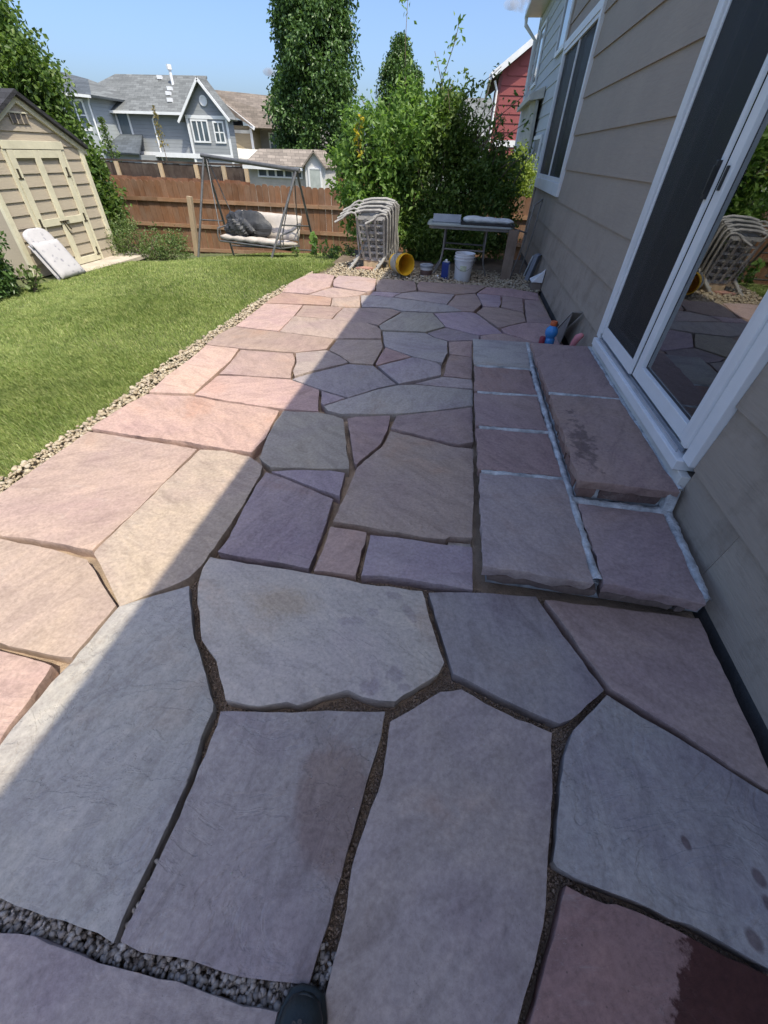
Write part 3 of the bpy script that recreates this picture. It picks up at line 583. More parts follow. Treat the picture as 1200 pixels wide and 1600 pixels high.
# ------------------------------------------------------------------ the house on the right
WX = 1.30                                   # outer plane of the siding
M_siding = siding_mat('taupe_siding', (.355,.295,.24), dirt=.8)
M_white = simple('white_vinyl', (.76,.77,.78), .42, .06, 2, 60, .05)
M_cream_trim = simple('cream_trim', (.66,.65,.61), .6, .12, 3, 50, .15)
M_found = simple('dark_foundation', (.075,.072,.07), .9, .3, 5, 60, .5)
M_room = simple('dim_room', (.16,.15,.14), .9, .2, 1, 20, .1)
M_glass = glass_mat('window_glass')
M_screen = screen_mat('insect_screen')
M_curtain = simple('curtain_cloth', (.34,.35,.33), .9, .1, 4, 80, .2)
M_black = simple('black_plastic', (.02,.02,.022), .45, .2, 6, 60, .1)
M_roof = shingle_mat('house_shingles', (.16,.15,.14))

house = thing('house', (WX, 1.0, 0), 'taupe lap sided house with sliding door along the patio', 'house')
DY0, DY1, DZ0, DZ1 = 1.88, 3.89, .295, 2.46          # door opening
KY0, KY1, KZ0, KZ1 = 7.62, 10.36, 1.09, 2.92         # window opening, trim included
HY0, HY1, EH = -6.5, 10.46, 4.56
# sheathing wall with real openings
wl = MB(); bx = lambda y0, y1, z0, z1: wl.box(WX+.016, WX+.17, y0, y1, z0, z1)
bx(HY0, DY0, -.0, EH); bx(DY0, DY1, 0, DZ0); bx(DY0, DY1, DZ1, EH); bx(DY1, KY0, 0, EH)
bx(KY0, KY1, 0, KZ0); bx(KY0, KY1, KZ1, EH); bx(KY1, HY1, 0, EH)
wl.box(WX+.17, 9.5, HY1-.15, HY1, 0, EH); wl.box(WX+.17, 9.5, HY0, HY0+.15, 0, EH); wl.box(9.5, 9.65, HY0, HY1, 0, EH)
part(house, 'wall', wl, M_siding)
part(house, 'foundation', MB().box(WX+.012, WX+.2, HY0, HY1, -1.2, -.002).box(WX+.2, 9.5, HY1-.2, HY1-.01, -1.2, -.002), M_found)
# lap boards: each course is cut round the openings and butted in lengths
EXP = .3445
def board(y0, y1, z0, z1):
    b = MB().prism([(WX+.016, y0, z1), (WX-.002, y0, z0), (WX+.016, y0, z0)], (0, y1-y0, 0))
    b.v = [(x, y, z) for x, y, z in b.v]; return b
rb = random.Random(2)
def run(y0, y1, z0, z1, joints_):
    cuts = [y0] + [j for j in joints_ if y0+.25 < j < y1-.25] + [y1]
    for a, b in zip(cuts, cuts[1:]): part(house, 'siding_board', board(a+.0012, b-.0012, z0+.001, z1), M_siding)
zs = [.012 + EXP*k for k in range(15)]
for k, z0 in enumerate(zs):
    z1 = min(z0+EXP+.012, EH-.12); js = [HY0 + ((k*1.37+.9) % 3.66) + 3.66*i for i in range(6)]
    js = [j for j in js if not (DY1 < j < 7.2)] + ([1.42] if k == 0 else [])
    zc = (z0 + z1)/2
    segs = [(HY0, HY1)]
    for (a, b, c, d) in ((DY0, DY1, DZ0, DZ1), (KY0, KY1, KZ0, KZ1)):
        if z1 > c+.02 and z0 < d-.02:
            # the course is notched where an opening begins or ends inside it
            ns = []
            for (p, q) in segs:
                if p < a and q > b:
                    ns += [(p, a-.002), (b+.002, q)]
                    if z0 < c-.06: run(a-.001, b+.001, z0, c-.004, [])
                    if z1 > d+.06: run(a-.001, b+.001, d+.004, z1, [])
                else: ns.append((p, q))
            segs = ns
    for p, q in segs: run(p, q, z0, z1, js)
part(house, 'corner_trim', MB().box(WX-.012, WX+.09, HY1, HY1+.025, -.05, EH-.1).box(WX-.012, WX+.0158, HY1-.085, HY1-.0005, -.05, EH-.1), M_siding)
# eave, gutter and roof: they shade the patio
ev = MB().box(.92, WX+.2, HY0-.3, HY1+.3, EH, EH+.03).box(.90, .92, HY0-.3, HY1+.3, EH-.02, EH+.17)
part(house, 'soffit', ev, M_cream_trim)
part(house, 'gutter', MB().prism([(.80,HY0-.3,EH+.15),(.80,HY0-.3,EH+.05),(.83,HY0-.3,EH+.03),(.899,HY0-.3,EH+.03),(.899,HY0-.3,EH+.15)], (0, HY1-HY0+.6, 0)), M_cream_trim)
rf = MB(); rf.prism([(.86,HY0-.3,EH+.19),(5.4,HY0-.3,EH+2.3),(10.0,HY0-.3,EH+.19),(10.0,HY0-.3,EH+.10),(5.4,HY0-.3,EH+2.2),(.86,HY0-.3,EH+.10)], (0, HY1-HY0+.6, 0))
part(house, 'roof', rf, M_roof)
gb = MB().prism([(WX+.1,HY1-.02,EH),(9.5,HY1-.02,EH),(5.4,HY1-.02,EH+2.15)], (0,-.1,0)).prism([(WX+.1,HY0+.12,EH),(9.5,HY0+.12,EH),(5.4,HY0+.12,EH+2.15)], (0,-.1,0))
part(house, 'gable_wall', gb, M_siding)
# room behind the glass
rm = MB(); rm.box(5.5, 5.6, -1, HY1-.2, 0, 2.6).box(WX+.17, 5.5, -1.1, -1, 0, 2.6).box(WX+.17, 5.5, 5.9, 6.0, 0, 2.6).box(WX+.17, 5.6, -1.1, HY1-.2, 2.6, 2.7).box(WX+.17, 5.6, -1.1, HY1-.2, .22, .30)
part(house, 'interior', rm, M_room)
cu = MB(); pts = []
for i in range(61):
    yy = 2.16 + .42*i/60; pts.append((WX+.34 + .03*math.sin(i*1.15) + .01*math.sin(i*2.7), yy))
for (a, b) in zip(pts, pts[1:]): cu.add([(*a, .34), (*b, .34), (*b, 2.4), (*a, 2.4)], [(0,1,2,3)])
part(house, 'curtain', cu, M_curtain, smooth='all')

# sliding door: outer casing, vinyl frame, fixed pane with screen, sliding sash
door = part(house, 'sliding_door', MB().box(WX-.030, WX+.06, DY0, DY0+.085, DZ0+.072, DZ1-.11).box(WX-.030, WX+.06, DY1-.085, DY1, DZ0+.072, DZ1-.11).box(WX-.030, WX+.06, DY0, DY1, DZ1-.11, DZ1), M_white, bevel=.004)
fr = MB(); fx0, fx1 = WX-.045, WX+.10; a0, a1, c0, c1 = DY0+.086, DY1-.086, DZ0+.075, DZ1-.111
fr.box(fx0, fx1, a0, a0+.055, c0+.052, c1-.05).box(fx0, fx1, a1-.055, a1, c0+.052, c1-.05).box(fx0, fx1, a0, a1, c1-.05, c1)
part(door, 'frame', fr, M_white, bevel=.004)
sill = MB().box(WX-.062, WX+.11, a0-.03, a1+.03, DZ0+.015, DZ0+.071)
part(door, 'sill', sill, M_white, bevel=.004)
part(door, 'apron', MB().box(WX-.032, WX+.015, DY0-.001, DY1+.001, DZ0-.075, DZ0+.014), M_cream_trim, bevel=.003)
for k in range(5):
    x = WX-.040 + k*.028
    part(door, 'track_rail', MB().box(x, x+.006, a0+.056, a1-.056, DZ0+.0712, DZ0+.094), simple('aluminium_track', (.55,.57,.60), .35, .1, 5, 60, .1, .6))
mid = 2.90
def sash(y0, y1, x0, x1, st):
    m = MB(); z0, z1 = c0+.03, c1-.052
    m.box(x0, x1, y0, y0+st, z0, z1).box(x0, x1, y1-st, y1, z0, z1).box(x0+.001, x1-.001, y0+st, y1-st, z0, z0+.085).box(x0+.001, x1-.001, y0+st, y1-st, z1-.06, z1); return m, (y0+st, y1-st, z0+.085, z1-.06)
m, o_ = sash(mid-.03, a1-.056, WX+.052, WX+.088, .05); sh1 = part(door, 'fixed_sash', m, M_white, bevel=.003)
part(door, 'fixed_pane', MB().box(WX+.066, WX+.070, *o_), M_glass)
m, p_ = sash(a0+.058, mid+.062, WX-.008, WX+.044, .085); sh2 = part(door, 'sliding_sash', m, M_white, bevel=.003)
part(door, 'sliding_pane', MB().box(WX+.022, WX+.026, *p_), M_glass)
part(door, 'gasket', MB().box(WX+.0215, WX+.0265, p_[0], p_[0]+.012, p_[2], p_[3]).box(WX+.0215, WX+.0265, p_[1]-.012, p_[1], p_[2], p_[3]).box(WX+.0213, WX+.0267, p_[0]+.012, p_[1]-.012, p_[2], p_[2]+.014), M_black)
m, q_ = sash(mid+.066, a1-.058, WX-.030, WX-.010, .036); scn = part(door, 'screen_frame', m, M_white, bevel=.003)
part(door, 'screen', MB().box(WX-.0215, WX-.0205, *q_), M_screen)
part(door, 'handle', MB().box(WX-.052, WX-.031, mid+.066, mid+.095, 1.36, 1.52).box(WX-.058, WX-.0525, mid+.070, mid+.091, 1.38, 1.50), M_black, bevel=.004)
part(door, 'latch', MB().box(WX-.020, WX-.0085, mid+.012, mid+.030, 1.40, 1.50), M_black, bevel=.003)
part(door, 'sticker', MB().box(WX-.0066, WX-.0062, 2.02, 2.20, DZ0+.0945, DZ0+.0975), simple('worn_label', (.45,.45,.45), .7, .8, 60, 60, .1))

# window by the corner
win = part(house, 'window', MB().box(WX-.032, WX+.05, KY0, KY0+.10, KZ0+.15, KZ1-.10).box(WX-.032, WX+.05, KY1-.10, KY1, KZ0+.15, KZ1-.10).box(WX-.032, WX+.05, KY0, KY1, KZ1-.10, KZ1).box(WX-.034, WX+.05, KY0, KY1, KZ0, KZ0+.148), M_white, bevel=.004)
b0, b1, e0, e1 = KY0+.101, KY1-.101, KZ0+.150, KZ1-.101
wf = MB().box(WX-.02, WX+.07, b0, b0+.05, e0+.052, e1-.05).box(WX-.02, WX+.07, b1-.05, b1, e0+.052, e1-.05).box(WX-.02, WX+.07, b0, b1, e0, e0+.05).box(WX-.02, WX+.07, b0, b1, e1-.05, e1)
wm = (b0+b1)/2; wf.box(WX-.01, WX+.06, wm-.03, wm+.03, e0+.052, e1-.052)
part(win, 'window_frame', wf, M_white, bevel=.003)
part(win, 'pane', MB().box(WX+.04, WX+.044, b0+.051, wm-.031, e0+.051, e1-.051), M_glass)
part(win, 'pane', MB().box(WX+.02, WX+.024, wm+.031, b1-.051, e0+.051, e1-.051), M_glass)
part(win, 'screen', MB().box(WX+.008, WX+.009, b0+.051, wm-.031, e0+.051, e1-.051), M_screen)
part(win, 'screen', MB().box(WX+.008, WX+.009, wm+.031, b1-.051, e0+.051, e1-.051), M_screen)  # added over the far half to dull its bright reflection
part(win, 'blind', MB().box(WX+.14, WX+.145, wm+.05, b1, 1.2, 2.9), M_curtain)

# vents on the wall
M_taupe_shaded = simple('taupe_metal_shaded', (.21,.19,.175), .55, .15, 4, 60, .1)  # hood side: shade put into a darker copy of its taupe
M_taupe_lit = simple('taupe_metal_lit', (.36,.33,.30), .55, .15, 4, 60, .1)  # sloping cover: same taupe, lightened as if lit from above
hood = thing('vent_hood', (WX, 4.8, 0), 'taupe wedge shaped vent hood on the wall behind the stone steps', 'vent hood')
part(hood, 'cover', MB().prism([(WX-.105, 5.12, .004), (WX-.105, 4.585, .358), (WX-.105, 4.585, .370), (WX-.105, 5.14, .004)], (.10, .0, 0)), M_taupe_lit)
part(hood, 'side', MB().prism([(WX-.100, 5.08, .006), (WX-.100, 4.60, .345), (WX-.100, 4.70, .006)], (.005, 0, 0)), M_taupe_shaded)
vent = thing('drain_outlet', (WX-.06, 7.2, 0), 'white plastic wedge shaped outlet cap low on the house corner of the patio', 'drain outlet')
part(vent, 'cap', MB().add([(WX-.17,7.10,.10),(WX-.17,7.38,.10),(WX-.005,7.10,.29),(WX-.005,7.38,.19),(WX-.005,7.10,.10),(WX-.005,7.38,.10)], [(0,1,3,2),(0,2,4),(1,5,3),(0,4,5,1),(2,3,5,4)]), M_white, bevel=.008)
part(vent, 'pipe', MB().box(WX-.15, WX-.01, 7.13, 7.35, -.05, .099), simple('brown_pipe', (.20,.16,.13), .7))
ub = thing('utility_box', (WX-.06, 7.85, -.05), 'small grey box with a clear cover standing against the wall by the pebbles', 'utility box')
M_greybox = simple('grey_box_paint', (.20,.22,.26), .45)
part(ub, 'body', MB().bar((WX-.13, 7.85, -.06), (WX-.05, 7.80, .36), .13, .07), M_greybox, bevel=.006)
part(ub, 'cover', MB().bar((WX-.175, 7.86, .05), (WX-.105, 7.82, .34), .12, .02), simple('cloudy_plastic', (.42,.46,.47), .25), bevel=.005)

# ------------------------------------------------------------------ stone steps up to the door
M_step = stone_mat('step_sandstone', bs=1.1)
M_step_dark = stone_mat('step_sandstone_scuffed', [(.86, 2.22, .07, .30, .0, (.36,.35,.38), .75, 0, 5.0, .6)])
M_mortar = simple('pale_mortar', (.58,.60,.61), .95, .35, 14, 90, 1.0)
steps = thing('stone_steps', (.78, 1.23, 0), 'two tier rose sandstone steps with pale mortar below the sliding door', 'steps')
part(steps, 'core', MB().box(.33, WX-.004, 1.30, 4.22, -.04, .066).box(.80, WX-.006, 1.86, 3.86, .068, .198), M_mortar)
def tread(poly, z0, z1, tone, seed, mat=None):
    o = slab('tread_slab', poly, z0, z1, mat or M_step, tone, seed, None,   .04, .0035, .006, .008); return under(steps, o)
rose, grey, dusk = (.352,.262,.242), (.43,.405,.37), (.335,.238,.22)
tread([(.256,3.605),(.745,3.625),(.775,4.30),(.250,4.27)], .065, .131, grey, 1)
tread([(.258,3.065),(.745,3.10),(.735,3.585),(.258,3.565)], .065, .130, dusk, 2)
tread([(.262,2.52),(.748,2.55),(.742,3.065),(.256,3.025)], .065, .132, rose, 3)
tread([(.272,2.005),(.755,2.02),(.745,2.505),(.264,2.48)], .065, .130, dusk, 4)
tread([(.284,1.239),(.765,1.234),(.757,1.985),(.280,1.960)], .065, .133, (.375,.312,.30), 5)
tread([(.806,1.240),(1.212,1.207),(1.235,1.785),(.80,1.79)], .065, .131, (.355,.27,.26), 6)
tread([(.765,1.818),(1.268,1.819),(1.245,2.865),(.765,2.845)], .198, .257, (.35,.25,.215), 7, M_step_dark)
tread([(.763,2.900),(1.248,2.885),(1.245,3.93),(.744,3.905)], .198, .255, (.345,.25,.228), 8)
# riser stones under the upper treads and under the front edge
rr_ = random.Random(8)
def riser(a, b, z0, z1, tone, seed):
    (x0, y0), (x1, y1) = a, b; d = Vector((x1-x0, y1-y0)).normalized(); nn = Vector((-d.y, d.x))*.06
    return under(steps, slab('riser_stone', [(x0,y0),(x1,y1),(x1+nn.x,y1+nn.y),(x0+nn.x,y0+nn.y)], z0, z1, M_step, tone, seed, None, .04, .003, .005, .004))
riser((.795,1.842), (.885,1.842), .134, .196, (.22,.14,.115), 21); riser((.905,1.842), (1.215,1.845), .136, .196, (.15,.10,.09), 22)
y = 3.86; k = 30
while y > 1.92:
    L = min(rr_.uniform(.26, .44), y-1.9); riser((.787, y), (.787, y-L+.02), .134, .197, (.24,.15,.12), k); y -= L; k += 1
x = .32
while x < 1.15:
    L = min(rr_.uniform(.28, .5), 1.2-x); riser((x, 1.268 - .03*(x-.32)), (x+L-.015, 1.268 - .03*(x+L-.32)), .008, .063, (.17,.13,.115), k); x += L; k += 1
# mortar joints, slightly slumped and smeared
def mortar(path, w, z, seed, h=.006):
    g = random.Random(seed); P = []
    for a, b in zip(path, path[1:]):
        a = Vector(a); b = Vector(b); n_ = max(2, int((b-a).length/.025))
        for i in range(n_): P.append(a.lerp(b, i/n_))
    P.append(Vector(path[-1])); mb = MB(); V = []; n_ = len(P)
    for i, p in enumerate(P):
        d = (P[min(i+1, n_-1)] - P[max(i-1, 0)]).normalized(); q = Vector((-d.y, d.x)); ww = w*g.uniform(.65, 1.1)
        for s, zz in ((-.5, -.012), (-.3, h*g.uniform(.3, .7)), (.0, h*g.uniform(.5, .9)), (.3, h*g.uniform(.3, .7)), (.5, -.012)):
            r = p + q*(ww*s + g.gauss(0, w*.05)); V.append((r.x, r.y, z + zz))
    F = [(i*5+j, i*5+j+1, (i+1)*5+j+1, (i+1)*5+j) for i in range(n_-1) for j in range(4)]
    mb.add(V, F); o = mb.build('mortar_joint', M_mortar, None, smooth='all'); return under(steps, o)
mortar([(.292,1.984),(.775,2.003)], .042, .129, 1, .005); mortar([(.285,2.502),(.775,2.53)], .036, .129, 2, .005)
mortar([(.28,3.047),(.775,3.083)], .040, .129, 3, .005); mortar([(.278,3.586),(.78,3.605)], .034, .129, 4, .005)
mortar([(.785,1.262),(.778,1.5),(.775,1.80),(.768,2.6),(.762,3.3),(.785,4.29)], .048, .130, 5, .006)
mortar([(.77,1.818),(1.0,1.812),(1.25,1.812)], .06, .132, 6, .010)
mortar([(1.226,1.235),(1.245,1.5),(1.265,1.82)], .055, .130, 7, .007)
mortar([(.76,2.873),(1.25,2.873)], .034, .254, 8, .004); mortar([(1.280,1.845),(1.268,2.4),(1.262,3.0),(1.265,3.93)], .050, .253, 9, .007)
under(steps, MB().prism([(WX-.02,1.80,.135),(1.225,1.80,.135),(1.225,1.83,.25),(WX-.02,1.83,.25)], (0,.06,0)).build('mortar_patch', M_mortar, bevel=.006))
# ------------------------------------------------------------------ board fence at the end of the yard
M_fence = wood_mat('stained_fence', (.205,.105,.058), (1,1,.10), .35, .28)
M_rail = wood_mat('fence_rail_wood', (.27,.16,.095), (.1,1,1), .3, .4)
M_fence_dark = wood_mat('dark_fence_wood', (.060,.042,.034), (1,1,.10), .3, .2)
M_fence_rust = wood_mat('rust_fence_wood', (.20,.085,.045), (1,1,.10), .3, .2)
M_post = wood_mat('bare_post_wood', (.46,.36,.24), (1,1,.12), .25, .35)
FY = 13.5; FT = .74
fence = thing('board_fence', (-6, FY, ground_z(-6, FY)), 'brown stained board fence with three rails behind the garden swing', 'fence')
rf_ = random.Random(9); pw = .178; x = -13.6
while x < 3.0:
    t = FT + rf_.uniform(-.018, .018); zb = ground_z(x, FY) - .03; dy = rf_.uniform(-.006, .006); wv = pw - rf_.uniform(.005, .014)
    m = MB().prism([(x, FY+dy, zb), (x+wv, FY+dy, zb), (x+wv+rf_.uniform(-.004,.004), FY+dy, t-.045), (x+wv-.028, FY+dy, t-.008), (x+wv*.5, FY+dy, t), (x+.028, FY+dy, t-.008), (x+rf_.uniform(-.004,.004), FY+dy, t-.045)], (0, .018, 0))
    part(fence, 'picket', m, M_fence); x += pw
xs_ = [-13.6, -11.2, -8.8, -6.4, -4.0, -1.6, .8, 3.0]
for a, b in zip(xs_, xs_[1:]):
    for fr_, hh in ((.31, 0), (-.29, 0), (-.86, 1)):
        za = fr_ + (ground_z(a, FY)+.85)*.30*(1 if hh else .2); zb = fr_ + (ground_z(b, FY)+.85)*.30*(1 if hh else .2)
        part(fence, 'rail', MB().bar((a+.003, FY-.03, za), (b-.003, FY-.03, zb), .040, .088), M_rail)
for a in xs_[1:-1]:
    part(fence, 'post', MB().box(a-.045, a+.045, FY+.02, FY+.11, ground_z(a, FY)-.3, FT-.12), M_rail)

# neighbours' fence beyond
F2 = 22.0
far = thing('neighbour_fence', (-12, F2, ground_z(-12, F2)), 'dark fence with pale posts in front of the grey house', 'fence')
x = -17.5
while x < -2.5:
    part(far, 'picket', MB().box(x, x+.30, F2, F2+.02, -1.9, .83 + rf_.uniform(-.02, .02)), M_fence_dark); x += .31
part(far, 'top_rail', MB().box(-17.5, -8.9, F2-.03, F2+.04, .86, .93), M_fence_dark)
x = -17.3
for k, x in enumerate((-15.9, -13.75, -12.05, -10.75, -9.7)):
    part(far, 'post', MB().box(x-.08, x+.08, F2-.12, F2-.02, -1.5, .85), M_post)
x = -17.5
while x < -2.5:
    part(far, 'lower_board', MB().box(x, x+.245, F2-.19, F2-.15, -1.5, .36 + rf_.uniform(-.03, .03) + (.22 if x > -6 else 0)), M_fence_rust); x += .25

# ------------------------------------------------------------------ beige garden shed
SX = -6.9; SY0, SY1, SYP = 6.55, 8.65, 7.60; SZ0, SZE, SZP = -.235, 1.43, 1.985; SXB = -9.3
M_shed = siding_mat('beige_shed_boards', (.42,.362,.28)); M_shedtrim = simple('cream_shed_trim', (.66,.62,.46), .65, .1, 4, 60, .2)
M_shedroof = shingle_mat('black_shed_shingles', (.035,.035,.04), .8)
shed = thing('garden_shed', (-8, 7.6, SZ0), 'beige lap sided garden shed with cream trimmed double doors', 'shed')
def roof_z(y): return SZE + (SZP-SZE)*(1-abs(y-SYP)/(SY1-SYP))
part(shed, 'wall', MB().prism([(SX-.02,SY0+.01,SZ0),(SX-.02,SY1-.01,SZ0),(SX-.02,SY1-.01,SZE-.02),(SX-.02,SYP,SZP-.03),(SX-.02,SY0+.01,SZE-.02)], (SXB-SX,0,0)), M_shed)
part(shed, 'door_slab', MB().box(SX-.019, SX-.004, 7.06, 8.16, SZ0+.04, 1.35), M_shed)
z = SZ0; e = .165; k = 0
while z < SZP-.06:
    z1 = min(z+e, SZP-.03); hw = SY1-SYP
    half = lambda zz: hw if zz <= SZE else max(.02, hw*(1-(zz-SZE)/(SZP-SZE)))
    ya0, ya1, yb0, yb1 = SYP-half(z), SYP+half(z), SYP-half(z1), SYP+half(z1)
    part(shed, 'lap_board', MB().add([(SX+.016,ya0,z),(SX+.016,ya1,z),(SX-.002,yb1,z1),(SX-.002,yb0,z1),(SX-.018,ya0,z),(SX-.018,ya1,z),(SX-.018,yb1,z1),(SX-.018,yb0,z1)],
         [(0,1,2,3),(4,7,6,5),(0,4,5,1),(2,6,7,3),(1,5,6,2),(0,3,7,4)]), M_shed); z += e
T0, T1 = SX+.017, SX+.040
part(shed, 'corner_trim', MB().box(T0-.03, T1, SY1-.075, SY1+.015, SZ0, SZE-.03), M_shedtrim, bevel=.003)
part(shed, 'corner_trim', MB().box(T0-.03, T1, SY0-.015, SY0+.075, SZ0, SZE-.03), M_shedtrim, bevel=.003)
def strip(name, y0, y1, z0, z1, dx=0.0): return part(shed, name, MB().box(T0+dx, T1+dx, y0, y1, z0, z1), M_shedtrim, bevel=.003)
strip('door_header', 7.0, 8.22, 1.375, 1.475, .004)
for (a, b) in ((7.06, 7.17), (7.535, 7.655), (8.04, 8.15)):
    strip('door_stile', a, b, SZ0+.03, 1.368)
for (a, b) in ((7.172, 7.533), (7.657, 8.038)):
    strip('door_rail', a, b, 1.27, 1.366); strip('door_rail', a, b, .40, .50); strip('door_rail', a, b, SZ0+.03, SZ0+.13)
strip('jamb', 8.17, 8.215, SZ0+.02, 1.368, -.006); strip('jamb', 6.99, 7.045, SZ0+.02, 1.368, -.006)
M_hinge = simple('dark_hinge_metal', (.10,.085,.06), .5, .3, 10, 60, .2, .5)
for y, s in ((7.10, 1), (8.11, -1)):
    for z in (1.05, .42, -.10):
        part(shed, 'hinge', MB().box(T1+.0005, T1+.008, y-.018, y+.018, z-.01, z+.10).box(T1+.0005, T1+.007, y-.045, y+.045, z-.028, z-.011), M_hinge)
part(shed, 'latch', MB().box(T1+.001, T1+.018, 7.50, 7.70, .44, .455).bar((T1+.012, 7.56, .45), (T1+.012, 7.64, .25), .012).bar((T1+.012, 7.60, .45), (T1+.012, 7.69, .32), .012), M_hinge)
vt = part(shed, 'gable_vent', MB().box(T0-.004, T0+.006, 7.40, 7.72, 1.665, 1.78), simple('vent_brown', (.13,.115,.10), .7))
for k in range(4): part(vt, 'vent_bar', MB().box(T0+.0065, T0+.016, 7.40+k*.1025, 7.412+k*.1025, 1.66, 1.785), M_shed)
part(shed, 'vent_frame', MB().box(T0, T1-.004, 7.37, 7.75, 1.782, 1.80), M_shedtrim)
for s in (-1, 1):
    ye = SYP + s*(SY1-SYP+.09); ze = roof_z(ye)
    part(shed, 'rake_board', MB().add([(T0-.03,SYP,SZP-.085),(T1+.006,SYP,SZP-.085),(T1+.006,SYP,SZP+.0),(T0-.03,SYP,SZP+.0),(T0-.03,ye,ze-.085),(T1+.006,ye,ze-.085),(T1+.006,ye,ze),(T0-.03,ye,ze)],
         [(0,1,2,3),(7,6,5,4),(0,4,5,1),(1,5,6,2),(2,6,7,3),(3,7,4,0)]), M_shedtrim)
    part(shed, 'roof_slope', MB().prism([(SX+.11,SYP,SZP+.003),(SX+.11,ye,ze+.003),(SX+.11,ye,ze+.055),(SX+.11,SYP,SZP+.06)], (SXB-SX-.2,0,0)), M_shedroof)
pad = MB().prism([(-6.89,7.0,-.27),(-6.42,7.05,-.27),(-6.35,8.9,-.27),(-6.89,9.0,-.27)], (0,0,.055)).build('concrete_pad', simple('pad_concrete', (.50,.44,.36), .9, .15, 4, 60, .3))
tag(pad, 'narrow tan concrete pad in front of the shed doors', 'concrete pad')

# ------------------------------------------------------------------ houses
M_blind = simple('far_window_glass', (.10,.135,.16), .08, .3, .6, 3, 0, spec=.8)
M_bluegrey = siding_mat('bluegrey_siding', (.235,.252,.268), .19)
M_palewall = siding_mat('palegrey_siding', (.34,.37,.38), .19)
M_tan = siding_mat('tan_siding', (.34,.28,.19), .19)
M_taupe2 = siding_mat('brown_siding', (.26,.235,.21), .19)
M_red = siding_mat('brick_red_siding', (.25,.06,.062)); M_lightgrey = siding_mat('light_bluegrey_siding', (.52,.55,.57))
M_rgrey = shingle_mat('grey_shingles', (.155,.165,.165), 1.6); M_rbrown = shingle_mat('brown_shingles', (.185,.155,.13), 1.6)
M_rblue = shingle_mat('dark_blue_shingles', (.085,.10,.115), 1.6)
def window_y(root, x0, x1, z0, z1, y, n=2, hbar=False, mat=None, fw=.09):
    """window in a wall that faces the patio (towards -Y); y is the wall face"""
    f = MB().box(x0-fw, x0, y-.06, y-.002, z0-fw, z1+fw).box(x1, x1+fw, y-.06, y-.002, z0-fw, z1+fw).box(x0, x1, y-.06, y-.002, z1, z1+fw).box(x0, x1, y-.06, y-.002, z0-fw, z0)
    for k in range(1, n):
        xm = x0 + (x1-x0)*k/n; f.box(xm-.04, xm+.04, y-.055, y-.004, z0, z1)
    o = part(root, 'window', f, M_white); ww = (x1-x0)/n
    for k in range(n):
        a = x0 + ww*k + (.041 if k else .001); b = x0 + ww*(k+1) - (.041 if k < n-1 else .001)
        part(o, 'pane', MB().box(a, b, y-.025, y-.018, z0+.001, z1-.001), mat or M_blind)
        if hbar: part(o, 'sash_bar', MB().box(a, b, y-.035, y-.026, (z0+z1)/2-.03, (z0+z1)/2+.03), M_white)
    return o
# blue grey house beyond the fences
GY = 36.0
gh = thing('grey_house', (-21, GY, -2.2), 'blue grey two storey house with white trimmed gable beyond the fences', 'house')
part(gh, 'main_wall', MB().box(-25.6, -19.55, GY+.4, GY+9, -2.6, 3.15), M_bluegrey)
part(gh, 'gable_wall', MB().prism([(-19.75,GY,-2.6),(-16.75,GY,-2.6),(-16.75,GY,3.05),(-18.2,GY,4.62),(-19.75,GY,3.05)], (0,.9,0)), M_bluegrey)
part(gh, 'wing_wall', MB().box(-31.5, -25.3, GY-1.8, GY+8, -2.6, 3.70), M_palewall)
def roof_slab(root, name, quad, th, mat):
    q = [Vector(p) for p in quad]; nrm = (q[1]-q[0]).cross(q[2]-q[0]).normalized()
    if nrm.z < 0: q = q[::-1]; nrm = -nrm
    return part(root, name, MB().prism(q, -nrm*th), mat)
roof_slab(gh, 'roof', [(-27.5,GY,3.12),(-19.0,GY,3.12),(-19.9,GY+4.6,5.30),(-27.2,GY+4.6,5.30)], .12, M_rgrey)
roof_slab(gh, 'roof', [(-30.5,GY+2.0,3.6),(-27.2,GY+4.6,5.30),(-27.5,GY,3.12)], .12, M_rgrey)
for s, xe in ((-1, -20.15), (1, -16.4)):
    roof_slab(gh, 'gable_roof', [(-18.2,GY-.35,4.80),(xe,GY-.35,2.86 if s > 0 else 2.72),(xe,GY+1.0,2.86 if s > 0 else 2.72),(-18.2,GY+1.0,4.80)], .10, M_rgrey)
    part(gh, 'rake_trim', MB().bar((-18.2,GY-.38,4.70),(xe,GY-.38,2.76 if s > 0 else 2.62), .06, .14), M_white)
roof_slab(gh, 'wing_roof', [(-32,GY-2.2,4.10),(-24.75,GY-2.2,3.72),(-27.4,GY+1.6,4.75),(-31,GY+1.6,5.35)], .12, M_rblue)
roof_slab(gh, 'wing_roof', [(-24.75,GY-2.2,3.72),(-24.75,GY+5,3.72),(-27.4,GY+1.6,4.75)], .12, M_rgrey)
part(gh, 'gutter', MB().bar((-25.9,GY-.06,3.06),(-20.0,GY-.06,3.06), .12, .14), M_white); part(gh, 'gutter', MB().bar((-32,GY-2.28,4.02),(-24.8,GY-2.28,3.64), .12, .14), M_white)
part(gh, 'band_trim', MB().box(-19.75, -16.75, GY-.05, GY-.001, 2.84, 3.02), M_white)
part(gh, 'band_trim', MB().box(-25.3, -16.75, GY-.07, GY-.051, .78, 1.04).box(-24.9, -19.76, GY-.05, GY+.39, .80, 1.02), M_white)
for xx in (-19.72, -16.86): part(gh, 'corner_trim', MB().box(xx-.02, xx+.13, GY-.045, GY-.002, -2.6, 2.83), M_white)
part(gh, 'downspout', MB().tube([(-22.2,GY+.33,3.0),(-22.45,GY+.33,2.75),(-22.45,GY+.33,-2.2)], .055), M_white)
